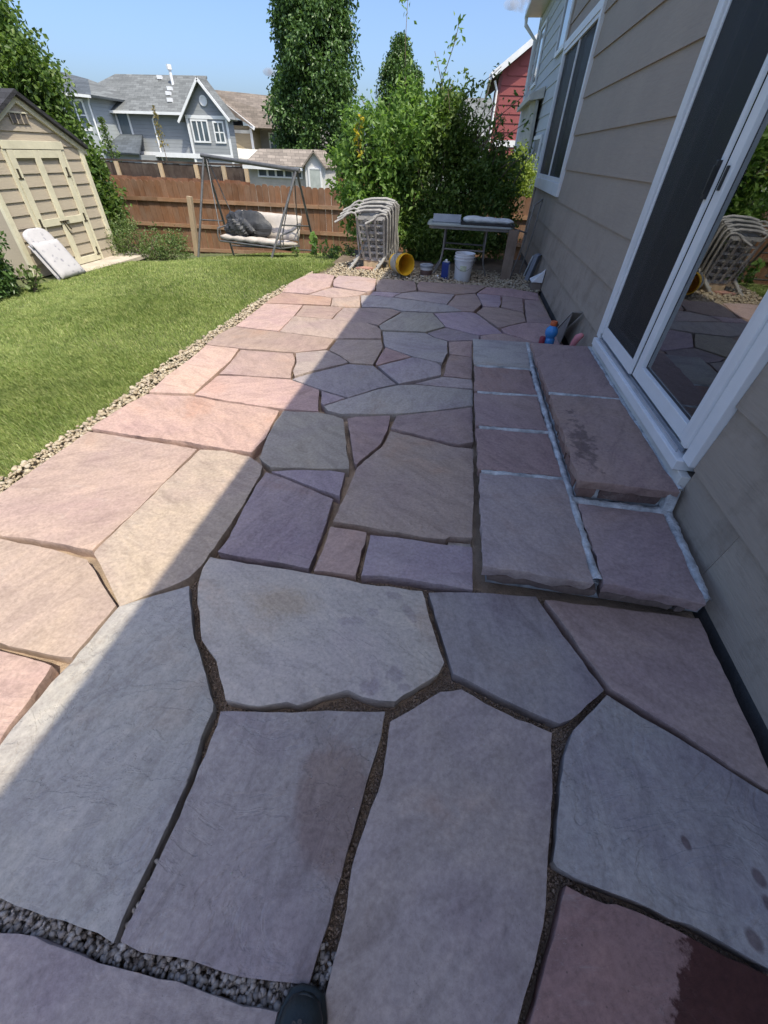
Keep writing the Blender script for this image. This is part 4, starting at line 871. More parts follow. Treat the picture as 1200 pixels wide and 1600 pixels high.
part(gh, 'downspout', MB().tube([(-25.25,GY-1.9,3.6),(-25.35,GY-1.9,3.3),(-25.35,GY-1.9,-2.2)], .055), M_white)
window_y(gh, -19.35, -18.28, 1.72, 2.72, GY, 3); window_y(gh, -17.75, -17.15, 1.72, 2.66, GY, 2, True)
window_y(gh, -27.05, -25.9, 2.12, 3.42, GY-1.8, 2, True, fw=.12); window_y(gh, -28.1, -27.4, 2.12, 3.42, GY-1.8, 1, False, fw=.12)
window_y(gh, -25.15, -24.35, 1.75, 3.0, GY+.4, 1, False, fw=.12)
part(gh, 'round_vent', MB().lathe([(.0,-.03),(.27,-.03),(.27,.03),(.19,.03),(.19,0),(0,0)], (-18.2,GY-.04,3.72), 20, Matrix.Rotation(R(90), 4, 'X')), M_white)
roof_slab(gh, 'porch_roof', [(-25.3,GY-2.4,1.0),(-22.4,GY-2.4,.95),(-23.6,GY+.39,1.95),(-25.3,GY+.39,1.95)], .10, M_rblue)
part(gh, 'porch_wall', MB().box(-25.2, -22.7, GY-2.0, GY+.38, -2.6, .86), M_bluegrey)
part(gh, 'vent_pipe', MB().tube([(-22.05,GY+3.4,4.6),(-22.05,GY+3.4,5.45)], .10).tube([(-22.05,GY+3.4,5.45),(-22.05,GY+3.4,5.7)], .18), M_white)
for (xx, dy, dz) in ((-23.3,4.0,0), (-21.9,2.6,0), (-21.75,2.0,0), (-21.3,1.2,0)):
    part(gh, 'roof_vent', MB().box(xx-.16, xx+.16, GY+dy-.12, GY+dy+.12, 3.12+dy*.474, 3.12+dy*.474+.2), M_white)
# tan house to its right, partly hidden
th_ = thing('tan_house', (-18, 43, -2.4), 'tan and brown house with brown roof half hidden behind the grey gable', 'house')
part(th_, 'wall', MB().box(-22.5, -17.55, 42, 50, -2.8, 2.75), M_tan)
part(th_, 'side_wall', MB().box(-17.549, -12.5, 43.5, 50, -2.8, 2.72), M_taupe2)
roof_slab(th_, 'roof', [(-22.5,41.5,4.7),(-20.2,41.5,4.55),(-17.2,41.5,2.70),(-17.2,49,2.70),(-20.2,49,5.6),(-22.5,49,5.6)][:4], .12, M_rbrown)
roof_slab(th_, 'roof', [(-20.6,41.5,4.70),(-17.1,41.5,2.66),(-12.0,43.1,2.60),(-14.5,46.8,4.4),(-18.6,46.8,4.9)][:3] + [(-14.0,46.8,4.6)], .12, M_rbrown)
roof_slab(th_, 'roof', [(-17.3,43.0,2.68),(-12.0,43.0,2.62),(-13.6,46.8,4.15),(-17.3,46.8,4.3)], .12, M_rbrown)
part(th_, 'rake_trim', MB().bar((-20.6,41.46,4.62),(-17.1,41.46,2.58), .08, .22), M_white)
part(th_, 'corner_trim', MB().box(-17.75, -17.56, 41.94, 41.998, -2.8, 2.6), M_white)
part(th_, 'band_trim', MB().box(-22.5, -17.76, 41.94, 41.998, 2.3, 2.5), M_cream_trim)
window_y(th_, -20.3, -19.75, 1.4, 2.5, 42, 1); window_y(th_, -16.7, -16.2, 1.25, 2.35, 43.5, 1, True); window_y(th_, -15.5, -14.3, 1.25, 2.35, 43.5, 2, True)
part(th_, 'patio_cover', MB().prism([(-19.2,39.0,.75),(-16.4,39.0,.72),(-16.6,41.9,1.25),(-19.2,41.9,1.3)], (0,0,.10)), M_cream_trim)
# small white shed over the fence
ws = thing('white_shed', (-7, 20.5, -1.2), 'small white shed with brown shingle roof behind the board fence', 'shed')
M_wshed = simple('white_shed_paint', (.60,.60,.59), .7, .08, 3, 40, .1); M_wshed2 = simple('tan_shed_paint', (.46,.43,.38), .8, .1, 3, 40, .1)
part(ws, 'wall', MB().box(-8.75, -6.32, 20.0, 21.5, -1.6, 1.02), M_wshed2)
part(ws, 'end_wall', MB().prism([(-6.318,19.75,-1.6),(-5.50,19.75,-1.6),(-5.50,19.75,1.02),(-5.90,19.75,1.42),(-6.318,19.75,1.02)], (0,1.6,0)), M_wshed)
roof_slab(ws, 'roof', [(-8.85,19.75,.98),(-6.30,19.70,.99),(-5.88,20.6,1.50),(-8.5,20.75,1.46)], .06, shingle_mat('speckled_shingles', (.26,.225,.195), 1.1))
roof_slab(ws, 'roof', [(-6.40,19.62,1.00),(-5.90,19.62,1.49),(-5.90,21.3,1.49),(-6.40,21.3,1.00)], .05, MATS['speckled_shingles'])
roof_slab(ws, 'roof', [(-5.90,19.62,1.49),(-5.42,19.62,.98),(-5.42,21.3,.98),(-5.90,21.3,1.49)], .05, MATS['speckled_shingles'])
part(ws, 'fascia', MB().box(-8.85, -6.40, 19.72, 19.76, .86, .965), M_white)
window_y(ws, -8.3, -6.55, .66, .84, 20.0, 5, False, fw=.05)
part(ws, 'door', MB().box(-6.12, -5.72, 19.72, 19.745, -1.5, .92), simple('pale_door_grey', (.42,.46,.44), .5))
part(ws, 'door_trim', MB().box(-6.19, -6.125, 19.71, 19.745, -1.5, .98).box(-5.715, -5.65, 19.71, 19.745, -1.5, .98).box(-6.124, -5.716, 19.71, 19.745, .925, .98), M_white)
# light grey house next door, further along the same line
NX, NY0, NY1, NE = 1.85, 14.3, 23.4, 5.35
nh = thing('light_grey_house', (NX, 18, -1.4), 'light blue grey neighbouring house wall seen past the near window', 'house')
part(nh, 'wall', MB().box(NX+.02, 9.5, NY0, NY1, -2.2, NE), M_lightgrey)
z = -2.0
while z < NE-.05:
    part(nh, 'siding_board', MB().prism([(NX+.0205, NY0, min(z+.30, NE-.02)), (NX, NY0, z), (NX+.0205, NY0, z)], (0, NY1-NY0, 0)), M_lightgrey); z += .292
part(nh, 'soffit', MB().box(NX-.45, 9.6, NY0-.3, NY1+.35, NE, NE+.05), M_white)
part(nh, 'gutter', MB().box(NX-.58, NX-.46, NY0-.3, NY1+.35, NE-.03, NE+.14), M_white)
part(nh, 'roof', MB().prism([(NX-.5,NY0-.3,NE+.16),(5.6,NY0-.3,NE+2.2),(9.9,NY0-.3,NE+.16)], (0,NY1-NY0+.65,0)), M_rgrey)
part(nh, 'downspout', MB().tube([(NX-.52,NY1+.1,NE-.02),(NX-.5,NY1+.1,NE-.22),(NX-.08,NY1-.02,NE-.6),(NX-.06,NY1-.06,-1.5)], .06), M_white)
part(nh, 'corner_trim', MB().box(NX-.03, NX-.002, NY1-.12, NY1+.02, -2.2, NE-.02), M_white)
def window_x(root, y0, y1, z0, z1, x):
    f = MB().box(x-.05, x-.002, y0-.09, y0, z0-.09, z1+.09).box(x-.05, x-.002, y1, y1+.09, z0-.09, z1+.09).box(x-.05, x-.002, y0, y1, z1, z1+.09).box(x-.05, x-.002, y0, y1, z0-.09, z0)
    o = part(root, 'window', f, M_white); part(o, 'pane', MB().box(x-.02, x-.012, y0+.001, y1-.001, z0+.001, z1-.001), M_blind); return o
window_x(nh, 20.6, 21.9, 3.45, 4.75, NX); window_x(nh, 15.0, 16.3, 3.55, 4.75, NX); window_x(nh, 15.6, 17.2, .6, 1.9, NX)
aw = thing('patio_awning', (NX, 18.6, 2.9), 'cream folded awning with hanging curtains on the light grey house', 'awning')
part(aw, 'housing', MB().prism([(NX-.01,17.2,3.05),(NX-.42,17.2,2.88),(NX-.42,17.2,2.74),(NX-.01,17.2,2.80)], (0,4.3,0)), simple('awning_cream', (.60,.57,.50), .7), bevel=.01)
cl = MB(); pts = [(NX-.20 + .07*math.sin(i*.9) + .05*math.sin(i*2.3), 17.3 + 3.5*i/70) for i in range(71)]
for i, (a, b) in enumerate(zip(pts, pts[1:])):
    cl.add([(a[0]+.12, a[1]*.7+19.05*.3, .9), (b[0]+.12, b[1]*.7+19.05*.3, .9), (*b, 2.76), (*a, 2.76)], [(0,1,2,3)])
part(aw, 'curtain', cl, simple('curtain_cream', (.66,.64,.58), .9), smooth='all')
# red house beyond
RY = 34.0
rh = thing('red_house', (4, RY, -2), 'brick red lap sided house with white eaves behind the tall bush', 'house')
part(rh, 'wall', MB().prism([(1.05,RY,-2.6),(9,RY,-2.6),(9,RY,5.0),(5.0,RY,7.7),(1.05,RY,5.05)], (0,10,0)), M_red)
z = -2.4
while z < 7.2:
    z1 = z+.385; xa = 1.05 + max(0, (z1-5.05)/.67); xb = 9 - max(0, (z1-5.0)/.67)
    part(rh, 'siding_board', MB().prism([(xa, RY-.001, z1), (xa, RY-.035, z), (xa, RY-.001, z)], (max(.2, xb-xa), 0, 0)), M_red); z += .385
roof_slab(rh, 'roof', [(.55,RY-.5,4.95),(5.0,RY-.5,7.95),(5.0,RY+10,7.95),(.55,RY+10,4.95)], .12, M_rgrey)
roof_slab(rh, 'roof', [(5.0,RY-.5,7.95),(9.5,RY-.5,4.9),(9.5,RY+10,4.9),(5.0,RY+10,7.95)], .12, M_rgrey)
part(rh, 'rake_trim', MB().bar((.55,RY-.53,4.86),(5.0,RY-.53,7.86), .08, .26), M_white)
part(rh, 'gutter', MB().box(.40, .56, RY-.5, RY+10, 4.70, 4.92), M_white)
part(rh, 'corner_trim', MB().box(.98, 1.15, RY-.06, RY-.037, -2.6, 4.9), simple('dark_red_trim', (.16,.05,.05), .6))
part(rh, 'band_trim', MB().box(1.16, 9, RY-.07, RY-.04, 1.95, 2.25), M_white)
part(rh, 'downspout', MB().tube([(.75,RY-.1,4.7),(.95,RY-.12,4.3),(.95,RY-.12,-2)], .06), M_white)
# pale far house between
ph = thing('distant_house', (-1.5, 52, -3), 'pale distant house with grey roof glimpsed behind the bush', 'house')
part(ph, 'wall', MB().box(-3.4, 1.6, 52, 60, -4, 3.1), M_palewall)
roof_slab(ph, 'roof', [(-3.9,51.5,3.05),(2.1,51.5,3.05),(1.2,55.5,5.6),(-2.6,55.5,5.6)], .15, M_rgrey)
part(ph, 'fascia', MB().box(-3.9, 2.1, 51.4, 51.48, 2.86, 3.05), M_white)
window_y(ph, -1.0, .6, 1.2, 2.4, 52, 2)
# ------------------------------------------------------------------ garden swing
M_steel = simple('grey_tube_steel', (.17,.17,.17), .4, .2, 8, 60, .1, .4)
M_cush = simple('grey_cushion_cloth', (.50,.455,.41), .95, .1, 4, 120, .35)
M_tarp = simple('charcoal_cover_cloth', (.045,.047,.052), .55, .3, 6, 60, .3)
M_dark = simple('dark_sling_cloth', (.05,.045,.042), .8, .2, 6, 90, .2)
sw = thing('garden_swing', (-4.7, 10.6, -.45), 'garden swing seat with grey cushion and steel frame on the lawn', 'swing')
LA, RA = Vector((-5.72,10.85,1.33)), Vector((-3.44,10.2,1.18))
gz = ground_z
part(sw, 'top_bar', MB().tube([LA - (RA-LA)*.03, RA + (RA-LA)*.03], .038, 10), M_steel, smooth=True)
for A, f, b in ((LA, (-6.12,10.35), (-5.78,11.5)), (RA, (-4.0,9.65), (-3.45,11.2))):
    for (x, y) in (f, b):
        part(sw, 'leg', MB().tube([A, (x, y, gz(x, y)-.05)], .026, 8), M_steel, smooth=True)
    part(sw, 'leg_brace', MB().tube([A.lerp(Vector((*f, gz(*f))), .62), A.lerp(Vector((*b, gz(*b))), .62)], .016, 6), M_steel)
part(sw, 'rear_bar', MB().tube([(-5.78,11.5,-.4),(-3.45,11.2,-.35)], .018, 6), M_steel)
D = (RA-LA); D.z = 0; D.normalize(); Q = Vector((D.y, -D.x, 0))           # Q points to the viewer
O0 = LA.lerp(RA, .5); O0.z = -.08
def L(u, v, w): return O0 + D*u + Q*v + Vector((0,0,w))
def pad_mesh(u0, u1, rows, th):
    """quilted pad: rows of (v, w) centre line, puffed between tuft lines"""
    m = MB(); nu = 21; V = []
    nr = []
    for i, (v, w_) in enumerate(rows):
        a = rows[max(0, i-1)]; b = rows[min(len(rows)-1, i+1)]; d = Vector((b[0]-a[0], b[1]-a[1])).normalized(); nr.append(Vector((-d.y, d.x)))
    for side in (1, -1):
        for i, (v, w_) in enumerate(rows):
            for k in range(nu):
                t = k/(nu-1); e = min(1, min(t, 1-t)*14+.3, min(i, len(rows)-1-i)*.6+.45); puff = (.6 + .4*abs(math.sin(t*math.pi*5)))*(.75+.25*abs(math.sin(i*1.05)))
                q = nr[i]*(side*th*.5*puff*math.sqrt(e)); V.append(L(u0+(u1-u0)*t, v+q.x, w_+q.y))
    n = len(rows); F = []
    for s in (0, 1):
        for i in range(n-1):
            for k in range(nu-1):
                a = s*n*nu + i*nu + k; F.append((a, a+1, a+nu+1, a+nu))
    for i in range(n-1):
        for k in (0, nu-1):
            a = i*nu+k; F.append((a, a+nu, a+nu+n*nu, a+n*nu))
    for k in range(nu-1):
        for i in (0, n-1):
            a = i*nu+k; F.append((a, a+1, a+1+n*nu, a+n*nu))
    return m.add(V, F)
seat_rows = [(.36-.09*i, .02-.012*i) for i in range(8)]; back_rows = [(-.30-.035*i, .0+.075*i) for i in range(7)]
part(sw, 'seat_cushion', pad_mesh(-.84, .86, seat_rows, .15), M_cush, smooth='all')
part(sw, 'back_cushion', pad_mesh(-.84, .86, back_rows, .12), M_cush, smooth='all')
part(sw, 'seat_frame', MB().tube([L(-.84,.38,-.06),L(.86,.38,-.06)], .02, 6).tube([L(-.84,-.32,-.1),L(.86,-.32,-.1)], .02, 6).tube([L(-.84,.38,-.06),L(-.84,-.32,-.1)], .02, 6).tube([L(.86,.38,-.06),L(.86,-.32,-.1)], .02, 6), M_steel)
part(sw, 'sling', MB().add([L(-.82,.36,-.09),L(.84,.36,-.09),L(.84,.0,-.16),L(-.82,.0,-.16),L(.84,-.3,-.12),L(-.82,-.3,-.12)], [(0,1,2,3),(3,2,4,5)]), M_dark)
for u, A in ((-.86, LA), (.88, RA)):
    for v in (.30, -.28):
        part(sw, 'hanger', MB().tube([A + (D*(.06 if u < 0 else -.06)), L(u, v, .18), L(u, v, -.08)], .011, 6), M_steel)
    part(sw, 'armrest', MB().tube([L(u,-.4,.3),L(u,-.1,.22),L(u,.36,.18),L(u,.40,.05),L(u,.38,-.06)], .016, 6), M_steel, smooth=True)
# crumpled cover
def crumple(name, c, size, mat, seed, n=30, amp=.07):
    g = random.Random(seed); ph = [(g.uniform(0,6.28), g.uniform(2,9), g.uniform(0,6.28), g.uniform(3,11)) for _ in range(9)]
    V = []; F = []; nv = n//2
    for i in range(nv+1):
        for k in range(n):
            a = 2*math.pi*k/n; b = math.pi*i/nv; d = Vector((math.sin(b)*math.cos(a), math.sin(b)*math.sin(a), math.cos(b)))
            r = 1 + sum(amp*abs(math.sin(d.x*f + d.z*f*.6 + p))*math.sin(d.y*q + p2) for p, f, p2, q in ph)
            V.append(Vector(c) + D*(d.x*size[0]*r) + Q*(d.y*size[1]*r) + Vector((0,0,max(-.6, d.z)*size[2]*r)))
    for i in range(nv):
        for k in range(n): F.append((i*n+k, i*n+(k+1) % n, (i+1)*n+(k+1) % n, (i+1)*n+k))
    return MB().add(V, F).build(name, mat)
tag(crumple('swing_cover', L(-.40, .02, .20), (.46,.26,.22), M_tarp, 4, 44, .16), 'crumpled charcoal cloth cover lying on the garden swing', 'cover')

# bare post leaning by the fence
tag(MB().bar((-6.82,11.5,gz(-6.8,11.5)-.1), (-6.68,11.55,.56), .11, .11).build('wooden_post', M_post, bevel=.005), 'bare pale wooden post standing in front of the fence left of the swing', 'post')

# ------------------------------------------------------------------ folded lounger cushion against the shed door
def cushion():
    m, t, b = new_mat('floral_cushion_cloth'); v = coords(t)
    vo = N(t, 'ShaderNodeTexVoronoi'); vo.inputs['Scale'].default_value = 11; t.links.new(v, vo.inputs['Vector'])
    n = noise(t, v, 22, 4, .6, 1.0); k = mth(t, 'MULTIPLY', ramp(t, vo.outputs['Distance'], [(.18, (1,1,1)), (.34, (0,0,0))]), ramp(t, n, [(.45, (0,0,0)), (.58, (1,1,1))]))
    t.links.new(mixc(t, k, (.45,.44,.45), (.20,.20,.24)), b.inputs['Base Color']); b.inputs['Roughness'].default_value = .95
    bump(t, b, noise(t, v, 9, 4), .5, .02)
    root = thing('lounger_cushion', (-6.6, 6.85, -.25), 'white floral lounger cushion folded and leaning on the shed door', 'cushion')
    # local frame: a along the ground (Y), s up the lean, n outward
    bse = Vector((-6.42, 6.80, -.24)); up = Vector((-.34, -.02, .58)).normalized(); al = Vector((.05, .999, 0)).normalized(); nn = al.cross(up).normalized()
    if nn.x < 0: nn = -nn
    def pillow(name, s0, s1, off, w0, w1, th, roundtop=False):
        V = []; F = []; nu, ns = 17, 15
        for side in (1, -1):
            for i in range(ns):
                t_ = i/(ns-1); s = s0 + (s1-s0)*t_; w_ = w0 + (w1-w0)*t_
                if roundtop and t_ > .45: w_ *= math.sqrt(max(.0, 1-((t_-.45)/.56)**2.6))*.98 + .02
                for k in range(nu):
                    u = k/(nu-1)*2-1; e = (1-abs(u)**6)*(1-abs(2*t_-1)**8)
                    V.append(bse + up*s + al*(u*w_*.5) + nn*(off + side*th*.5*(.12+.88*math.sqrt(max(0, e)))*(1+.06*math.sin(u*7+s*13))))
        for s_ in (0, 1):
            for i in range(ns-1):
                for k in range(nu-1):
                    a = s_*ns*nu + i*nu + k; F.append((a, a+1, a+nu+1, a+nu))
        h = ns*nu
        for i in range(ns-1):
            for k in (0, nu-1): a = i*nu+k; F.append((a, a+nu, a+nu+h, a+h))
        for k in range(nu-1):
            for i in (0, ns-1): a = i*nu+k; F.append((a, a+1, a+1+h, a+h))
        return part(root, name, MB().add(V, F), m, smooth='all')
    pillow('front_fold', 0, .55, .075, .52, .50, .085); pillow('rear_fold', 0, .56, -.015, .52, .50, .085); pillow('head_roll', .50, .76, .035, .50, .48, .10, True)
cushion()

# ------------------------------------------------------------------ stacked garden chairs
M_chair = simple('weathered_grey_resin', (.37,.36,.345), .6, .3, 6, 60, .15)
def chair(loc, label, k):
    root = thing('garden_chair', loc, label, 'chair', 'stacked garden chairs on the pebbles')
    P = lambda x, y, z: (loc[0]+x, loc[1]+y, loc[2]+z)
    # back shell: lattice of slats, leaning away
    lean = lambda z: -.34*(z-.15)
    cols = [-.20,-.07,.06,.19]; zt, zb = .74, .15
    for x in cols: part(root, 'lattice_slat', MB().bar(P(x*.9+.03, lean(zb)-.028, zb), P(x*1.12, lean(zt)-.028, zt), .032, .012, up=(0,1,0)), M_chair)
    for i in range(7):
        z = zb + (zt-zb)*i/6; s = .9 + .22*i/6; part(root, 'lattice_slat', MB().bar(P(-.20*s+.02, lean(z)-.012, z), P(.19*s+.02, lean(z)-.012, z), .034 if i not in (0, 6) else .05, .012, up=(0,1,0)), M_chair)
    # side wall of the moulded shell, seen from the right
    for i in range(6):
        y = -.02 + .07*i; part(root, 'side_slat', MB().bar(P(.225, y+.04, .18 + .015*i), P(.26, y-.13+.03*i, .80 - .015*i), .045, .016, up=(1,0,0)), M_chair)
    # rails that run over the top and sweep out as arms
    for s, dx in ((-1, -.24), (1, .26)):
        pth = [P(dx*.92, -.01, .13), P(dx, -.09, .45), P(dx+.005, -.18, .74), P(dx-.02, -.19, .79)]
        pth += [P(dx-.08, -.20, .80), P(dx-.15, -.21, .775), P(dx-.22, -.23, .72), P(dx-.29, -.25, .69), P(dx-.34, -.26, .665)]
        part(root, 'arm_rail', MB().tube(pth, .016, 8), M_chair, smooth=True)
    for dx in (-.22, .23):
        part(root, 'leg', MB().tube([P(dx, .0, .22), P(dx-.05, -.06, .13), P(dx-.12, -.13, .04), P(dx-.17, -.18, -.005 if k == 0 else .01)], .024, 8), M_chair, smooth=True)
        part(root, 'leg', MB().tube([P(dx, .30, .45), P(dx+.03, .34, .2), P(dx+.03, .36, -.0)], .021, 8), M_chair, smooth=True)
    part(root, 'top_rail', MB().tube([P(-.26, -.17, .80), P(-.12, -.16, .83), P(.12, -.16, .84), P(.26, -.17, .81)], .02, 8), M_chair, smooth=True)
    part(root, 'seat', MB().box(loc[0]-.22, loc[0]+.24, loc[1]-.10, loc[1]+.26, loc[2]+.76, loc[2]+.785), M_chair, bevel=.01)
for k, lab in enumerate(('grey resin garden chair, nearest of the stack beside the yellow bucket', 'grey resin garden chair, second from the front in the stack', 'grey resin garden chair, third from the front in the stack', 'grey resin garden chair at the back of the stack beside the bush')):
    chair((-1.46+.030*k, 7.98+.075*k, -.01+.045*k - .02), lab, k)
tag(MB().box(-1.62, -1.30, 7.97, 8.12, -.08, .13).build('timber_block', M_post, bevel=.006), 'weathered timber block under the stacked chairs', 'block')
tag(slab('stone_scrap', [(-1.72,7.78),(-1.5,7.74),(-1.42,7.86),(-1.60,7.92)], -.03, .015, M_stone, (.42,.24,.19), 77), 'small pink sandstone scrap in front of the chairs', 'stone')

# ------------------------------------------------------------------ buckets and cans on the pebbles
M_yel = simple('yellow_plastic', (.72,.42,.025), .45, .1, 5, 60, .1); M_pail = simple('white_pail_plastic', (.66,.67,.69), .42, .08, 4, 60, .08)
def pail_profile(r0, r1, h, th=.006):
    return [(0,.004),(r0-.004,0),(r0,.006),(r0+(r1-r0)*.75,h*.75),(r1*.985+.010,h*.76),(r1*.985+.010,h*.79),(r1*.985,h*.795),(r1*.985,h*.86),(r1+.010,h*.865),(r1+.010,h*.89),(r1,h*.9),(r1,h*.955),(r1+.007,h*.96),(r1+.007,h),(r1-.002,h),(r1-th,h-.01),(r0-th,.012),(0,.012)]
yb = thing('yellow_bucket', (-.92, 7.60, 0), 'yellow plastic bucket lying on its side by the chairs', 'bucket')
Mx = Matrix.Rotation(R(24), 4, 'Z') @ Matrix.Rotation(R(98), 4, 'Y') @ Matrix.Rotation(R(-52), 4, 'X')
ax = Vector((.62, -.78, .06)).normalized(); Mx = ax.to_track_quat('Z', 'Y').to_matrix().to_4x4()
part(yb, 'body', MB().lathe(pail_profile(.132, .148, .35), (-1.03, 7.74, .135), 32, Mx), M_yel, smooth=True)
part(yb, 'handle', MB().tube([Vector((-1.03,7.74,.135)) + Mx.to_3x3() @ Vector((.16*math.cos(a), .16*math.sin(a)*1.0, .30 - .17*math.sin(a))) for a in [math.pi*i/14 for i in range(15)]], .003, 6), M_steel)
part(yb, 'mud_stain', MB().lathe([(.1385,.06),(.1475,.245)], (-1.03,7.74,.135), 32, Mx), simple('dried_plaster', (.46,.43,.36), .9, .3, 7, 50, .4), smooth=True)
tb = thing('lidded_tub', (-.50, 7.66, -.03), 'small white tub with a grey lid beside the yellow bucket', 'tub')
part(tb, 'body', MB().lathe([(0,-.03),(.085,-.03),(.088,-.02),(.102,.115)], (-.50,7.66,0), 28), M_pail, smooth=True)
part(tb, 'label_band', MB().lathe([(.0925,.0),(.0995,.075)], (-.50,7.66,0), 28), simple('brown_tub_label', (.13,.08,.07), .6, .3, 12, 60, .1), smooth=True)
part(tb, 'lid', MB().lathe([(.108,.112),(.11,.118),(.11,.142),(.104,.148),(.096,.143),(0,.143)], (-.50,7.66,0), 28), simple('grey_lid', (.30,.33,.37), .5), smooth=True)
cn = thing('blue_can', (-.17, 7.50, -.02), 'blue rectangular metal can with a white cap by the table leg', 'can')
cq = Matrix.Translation((-.175, 7.50, -.02)) @ Matrix.Rotation(R(-20), 4, 'Z') @ Matrix.Rotation(R(3), 4, 'X')
def tb_box(x0,x1,y0,y1,z0,z1):
    m = MB().box(x0,x1,y0,y1,z0,z1); m.v = [tuple(cq @ Vector(p)) for p in m.v]; return m
part(cn, 'body', tb_box(-.058,.058,-.035,.035,0,.245), simple('blue_can_paint', (.015,.04,.20), .35, .1, 5, 60, .05), bevel=.006)
part(cn, 'shoulder', tb_box(-.05,.05,-.028,.028,.2452,.258), simple('can_tin', (.42,.43,.44), .4, .1, 6, 60, .05, .5), bevel=.005)
m = MB().lathe([(0,.2582),(.017,.2582),(.017,.285),(.0,.285)], (0,0,0), 14); m.v = [tuple(cq @ Vector(p)) for p in m.v]; part(cn, 'cap', m, M_white)
part(cn, 'side_panel', tb_box(.0585,.0592,-.028,.028,.02,.22), simple('can_label_pale', (.45,.47,.52), .5))
wb = thing('white_bucket', (.10, 7.55, -.03), 'white five gallon bucket with a pale green label under the table', 'bucket')
part(wb, 'body', MB().lathe(pail_profile(.128, .150, .385), (.10,7.55,-.03), 36), M_pail, smooth=True)
pts = []
for i in range(9):
    a = R(-112 + 6.4*i*.8); pts.append((.10 + .1425*math.cos(a)*1.0, 7.55 + .1425*math.sin(a)))
lb = MB()
for a, b in zip(pts, pts[1:]): lb.add([(*a,.125),(*b,.125),(b[0]*1.0,b[1],.20),(a[0],a[1],.20)], [(0,1,2,3)])
part(wb, 'label', lb, simple('pale_green_label', (.55,.60,.42), .6, .25, 40, 60, .05))
part(wb, 'handle', MB().tube([(.10+.166*math.cos(a), 7.55-.03-.12*math.sin(a)*.25-.13*abs(math.sin(a)), .30-.16*math.sin(a)) for a in [math.pi*i/14 for i in range(15)]], .0028, 6), M_steel)
tag(MB().lathe([(.001,-.022),(.014,-.017),(.022,0),(.017,.014),(.001,.022)], (-.30,7.60,.0), 14).build('small_ball', M_white, smooth='all'), 'tiny white ball on the pebbles left of the blue can', 'ball')

# ------------------------------------------------------------------ folding table with things on it
M_tabtop = simple('pale_green_table', (.33,.37,.35), .5, .12, 3, 60, .1); M_tableg = simple('grey_table_tube', (.20,.19,.18), .5, .2, 8, 60, .1, .2)
tbl = thing('folding_table', (.1, 8.1, -.03), 'old pale green topped folding table in the shade against the bush', 'table')
def rounded(x0,x1,y0,y1,r,z):
    P = []
    for cx, cy, a0 in ((x1-r,y0+r,-90),(x1-r,y1-r,0),(x0+r,y1-r,90),(x0+r,y0+r,180)):
        for i in range(5): a = R(a0+22.5*i); P.append((cx+r*math.cos(a), cy+r*math.sin(a), z))
    return P
part(tbl, 'top', MB().prism(rounded(-.56,.80,7.82,8.46,.09,.655), (0,0,.028)), M_tabtop, bevel=.005)
part(tbl, 'apron', MB().prism(rounded(-.53,.77,7.85,8.43,.08,.615), (0,0,.039)), M_tableg)
for y in (7.92, 8.38):
    part(tbl, 'leg', MB().tube([(-.26,y,.62),(-.265,y,.35),(-.29,y-.02,.15),(-.40,y-.06,-.04)], .017, 8), M_tableg, smooth=True)
    part(tbl, 'leg', MB().tube([(.40,y+.02,.62),(.40,y+.02,.35),(.42,y+.02,.15),(.50,y,-.04)], .012, 8), M_tableg, smooth=True)
part(tbl, 'crossbar', MB().tube([(-.265,7.92,.34),(.40,7.94,.33)], .013, 8), M_tableg); part(tbl, 'crossbar', MB().tube([(-.265,8.38,.36),(.40,8.40,.35)], .013, 8), M_tableg)
tag(MB().bar((.80,7.74,-.05), (.80,7.80,.655), .155, .045, up=(0,1,0)).build('plank', wood_mat('old_dark_plank', (.17,.13,.10), (1,1,.1), .3, .5), bevel=.004), 'dark weathered plank standing upright at the end of the folding table', 'plank')
tag(MB().bar((-.26,8.0,.684), (-.26,8.06,.785), .44, .03, up=(0,1,0)).build('grey_board', simple('grey_board_paint', (.24,.27,.31), .6), bevel=.004), 'grey rectangular board standing on the folding table', 'board')
tr_ = thing('black_tray', (.40, 8.1, .69), 'flat black tray on the folding table under the white bundle', 'tray')
part(tr_, 'base', MB().box(-.02,.79,7.84,8.30,.6835,.69), M_black); part(tr_, 'rim', MB().box(-.035,-.0205,7.83,8.31,.6836,.712).box(.7905,.805,7.83,8.31,.6836,.712).box(-.02,.79,7.825,7.8395,.6836,.712).box(-.02,.79,8.3005,8.315,.6836,.712), M_black)
g = random.Random(6); V = []; F = []; nu, nk = 25, 16
for i in range(nu):
    t = i/(nu-1); x = .0+.79*t; rz = (.052 - .016*t)*min(1, min(t, 1-t)*9+.35); ry = .11*min(1, min(t,1-t)*9+.4)
    for k in range(nk):
        a = 2*math.pi*k/nk; V.append((x, 8.03+ry*math.cos(a)*(1+.05*math.sin(i*1.7+k)), .694+.046+rz*math.sin(a)*(1+.12*math.sin(i*.9+2*a)) - .008*t))
for i in range(nu-1):
    for k in range(nk): F.append((i*nk+k, i*nk+(k+1) % nk, (i+1)*nk+(k+1) % nk, (i+1)*nk+k))
F += [tuple(range(nk))[::-1], tuple(range((nu-1)*nk, nu*nk))]
tag(MB().add(V, F).build('cloth_bundle', simple('white_bundle_cloth', (.60,.62,.62), .9, .1, 7, 60, .5), smooth='all'), 'long rolled white bundle lying on the folding table', 'bundle')
ld = thing('metal_frame', (1.0, 8.1, -.05), 'thin grey metal frame leaning between table and house wall', 'frame')
part(ld, 'side_tube', MB().tube([(.93,7.98,.10),(1.02,8.05,.50),(1.06,8.1,.95)], .012, 6), M_tableg); part(ld, 'side_tube', MB().tube([(1.12,8.6,-.1),(1.2,8.62,.5),(1.24,8.64,1.0)], .012, 6), M_tableg)
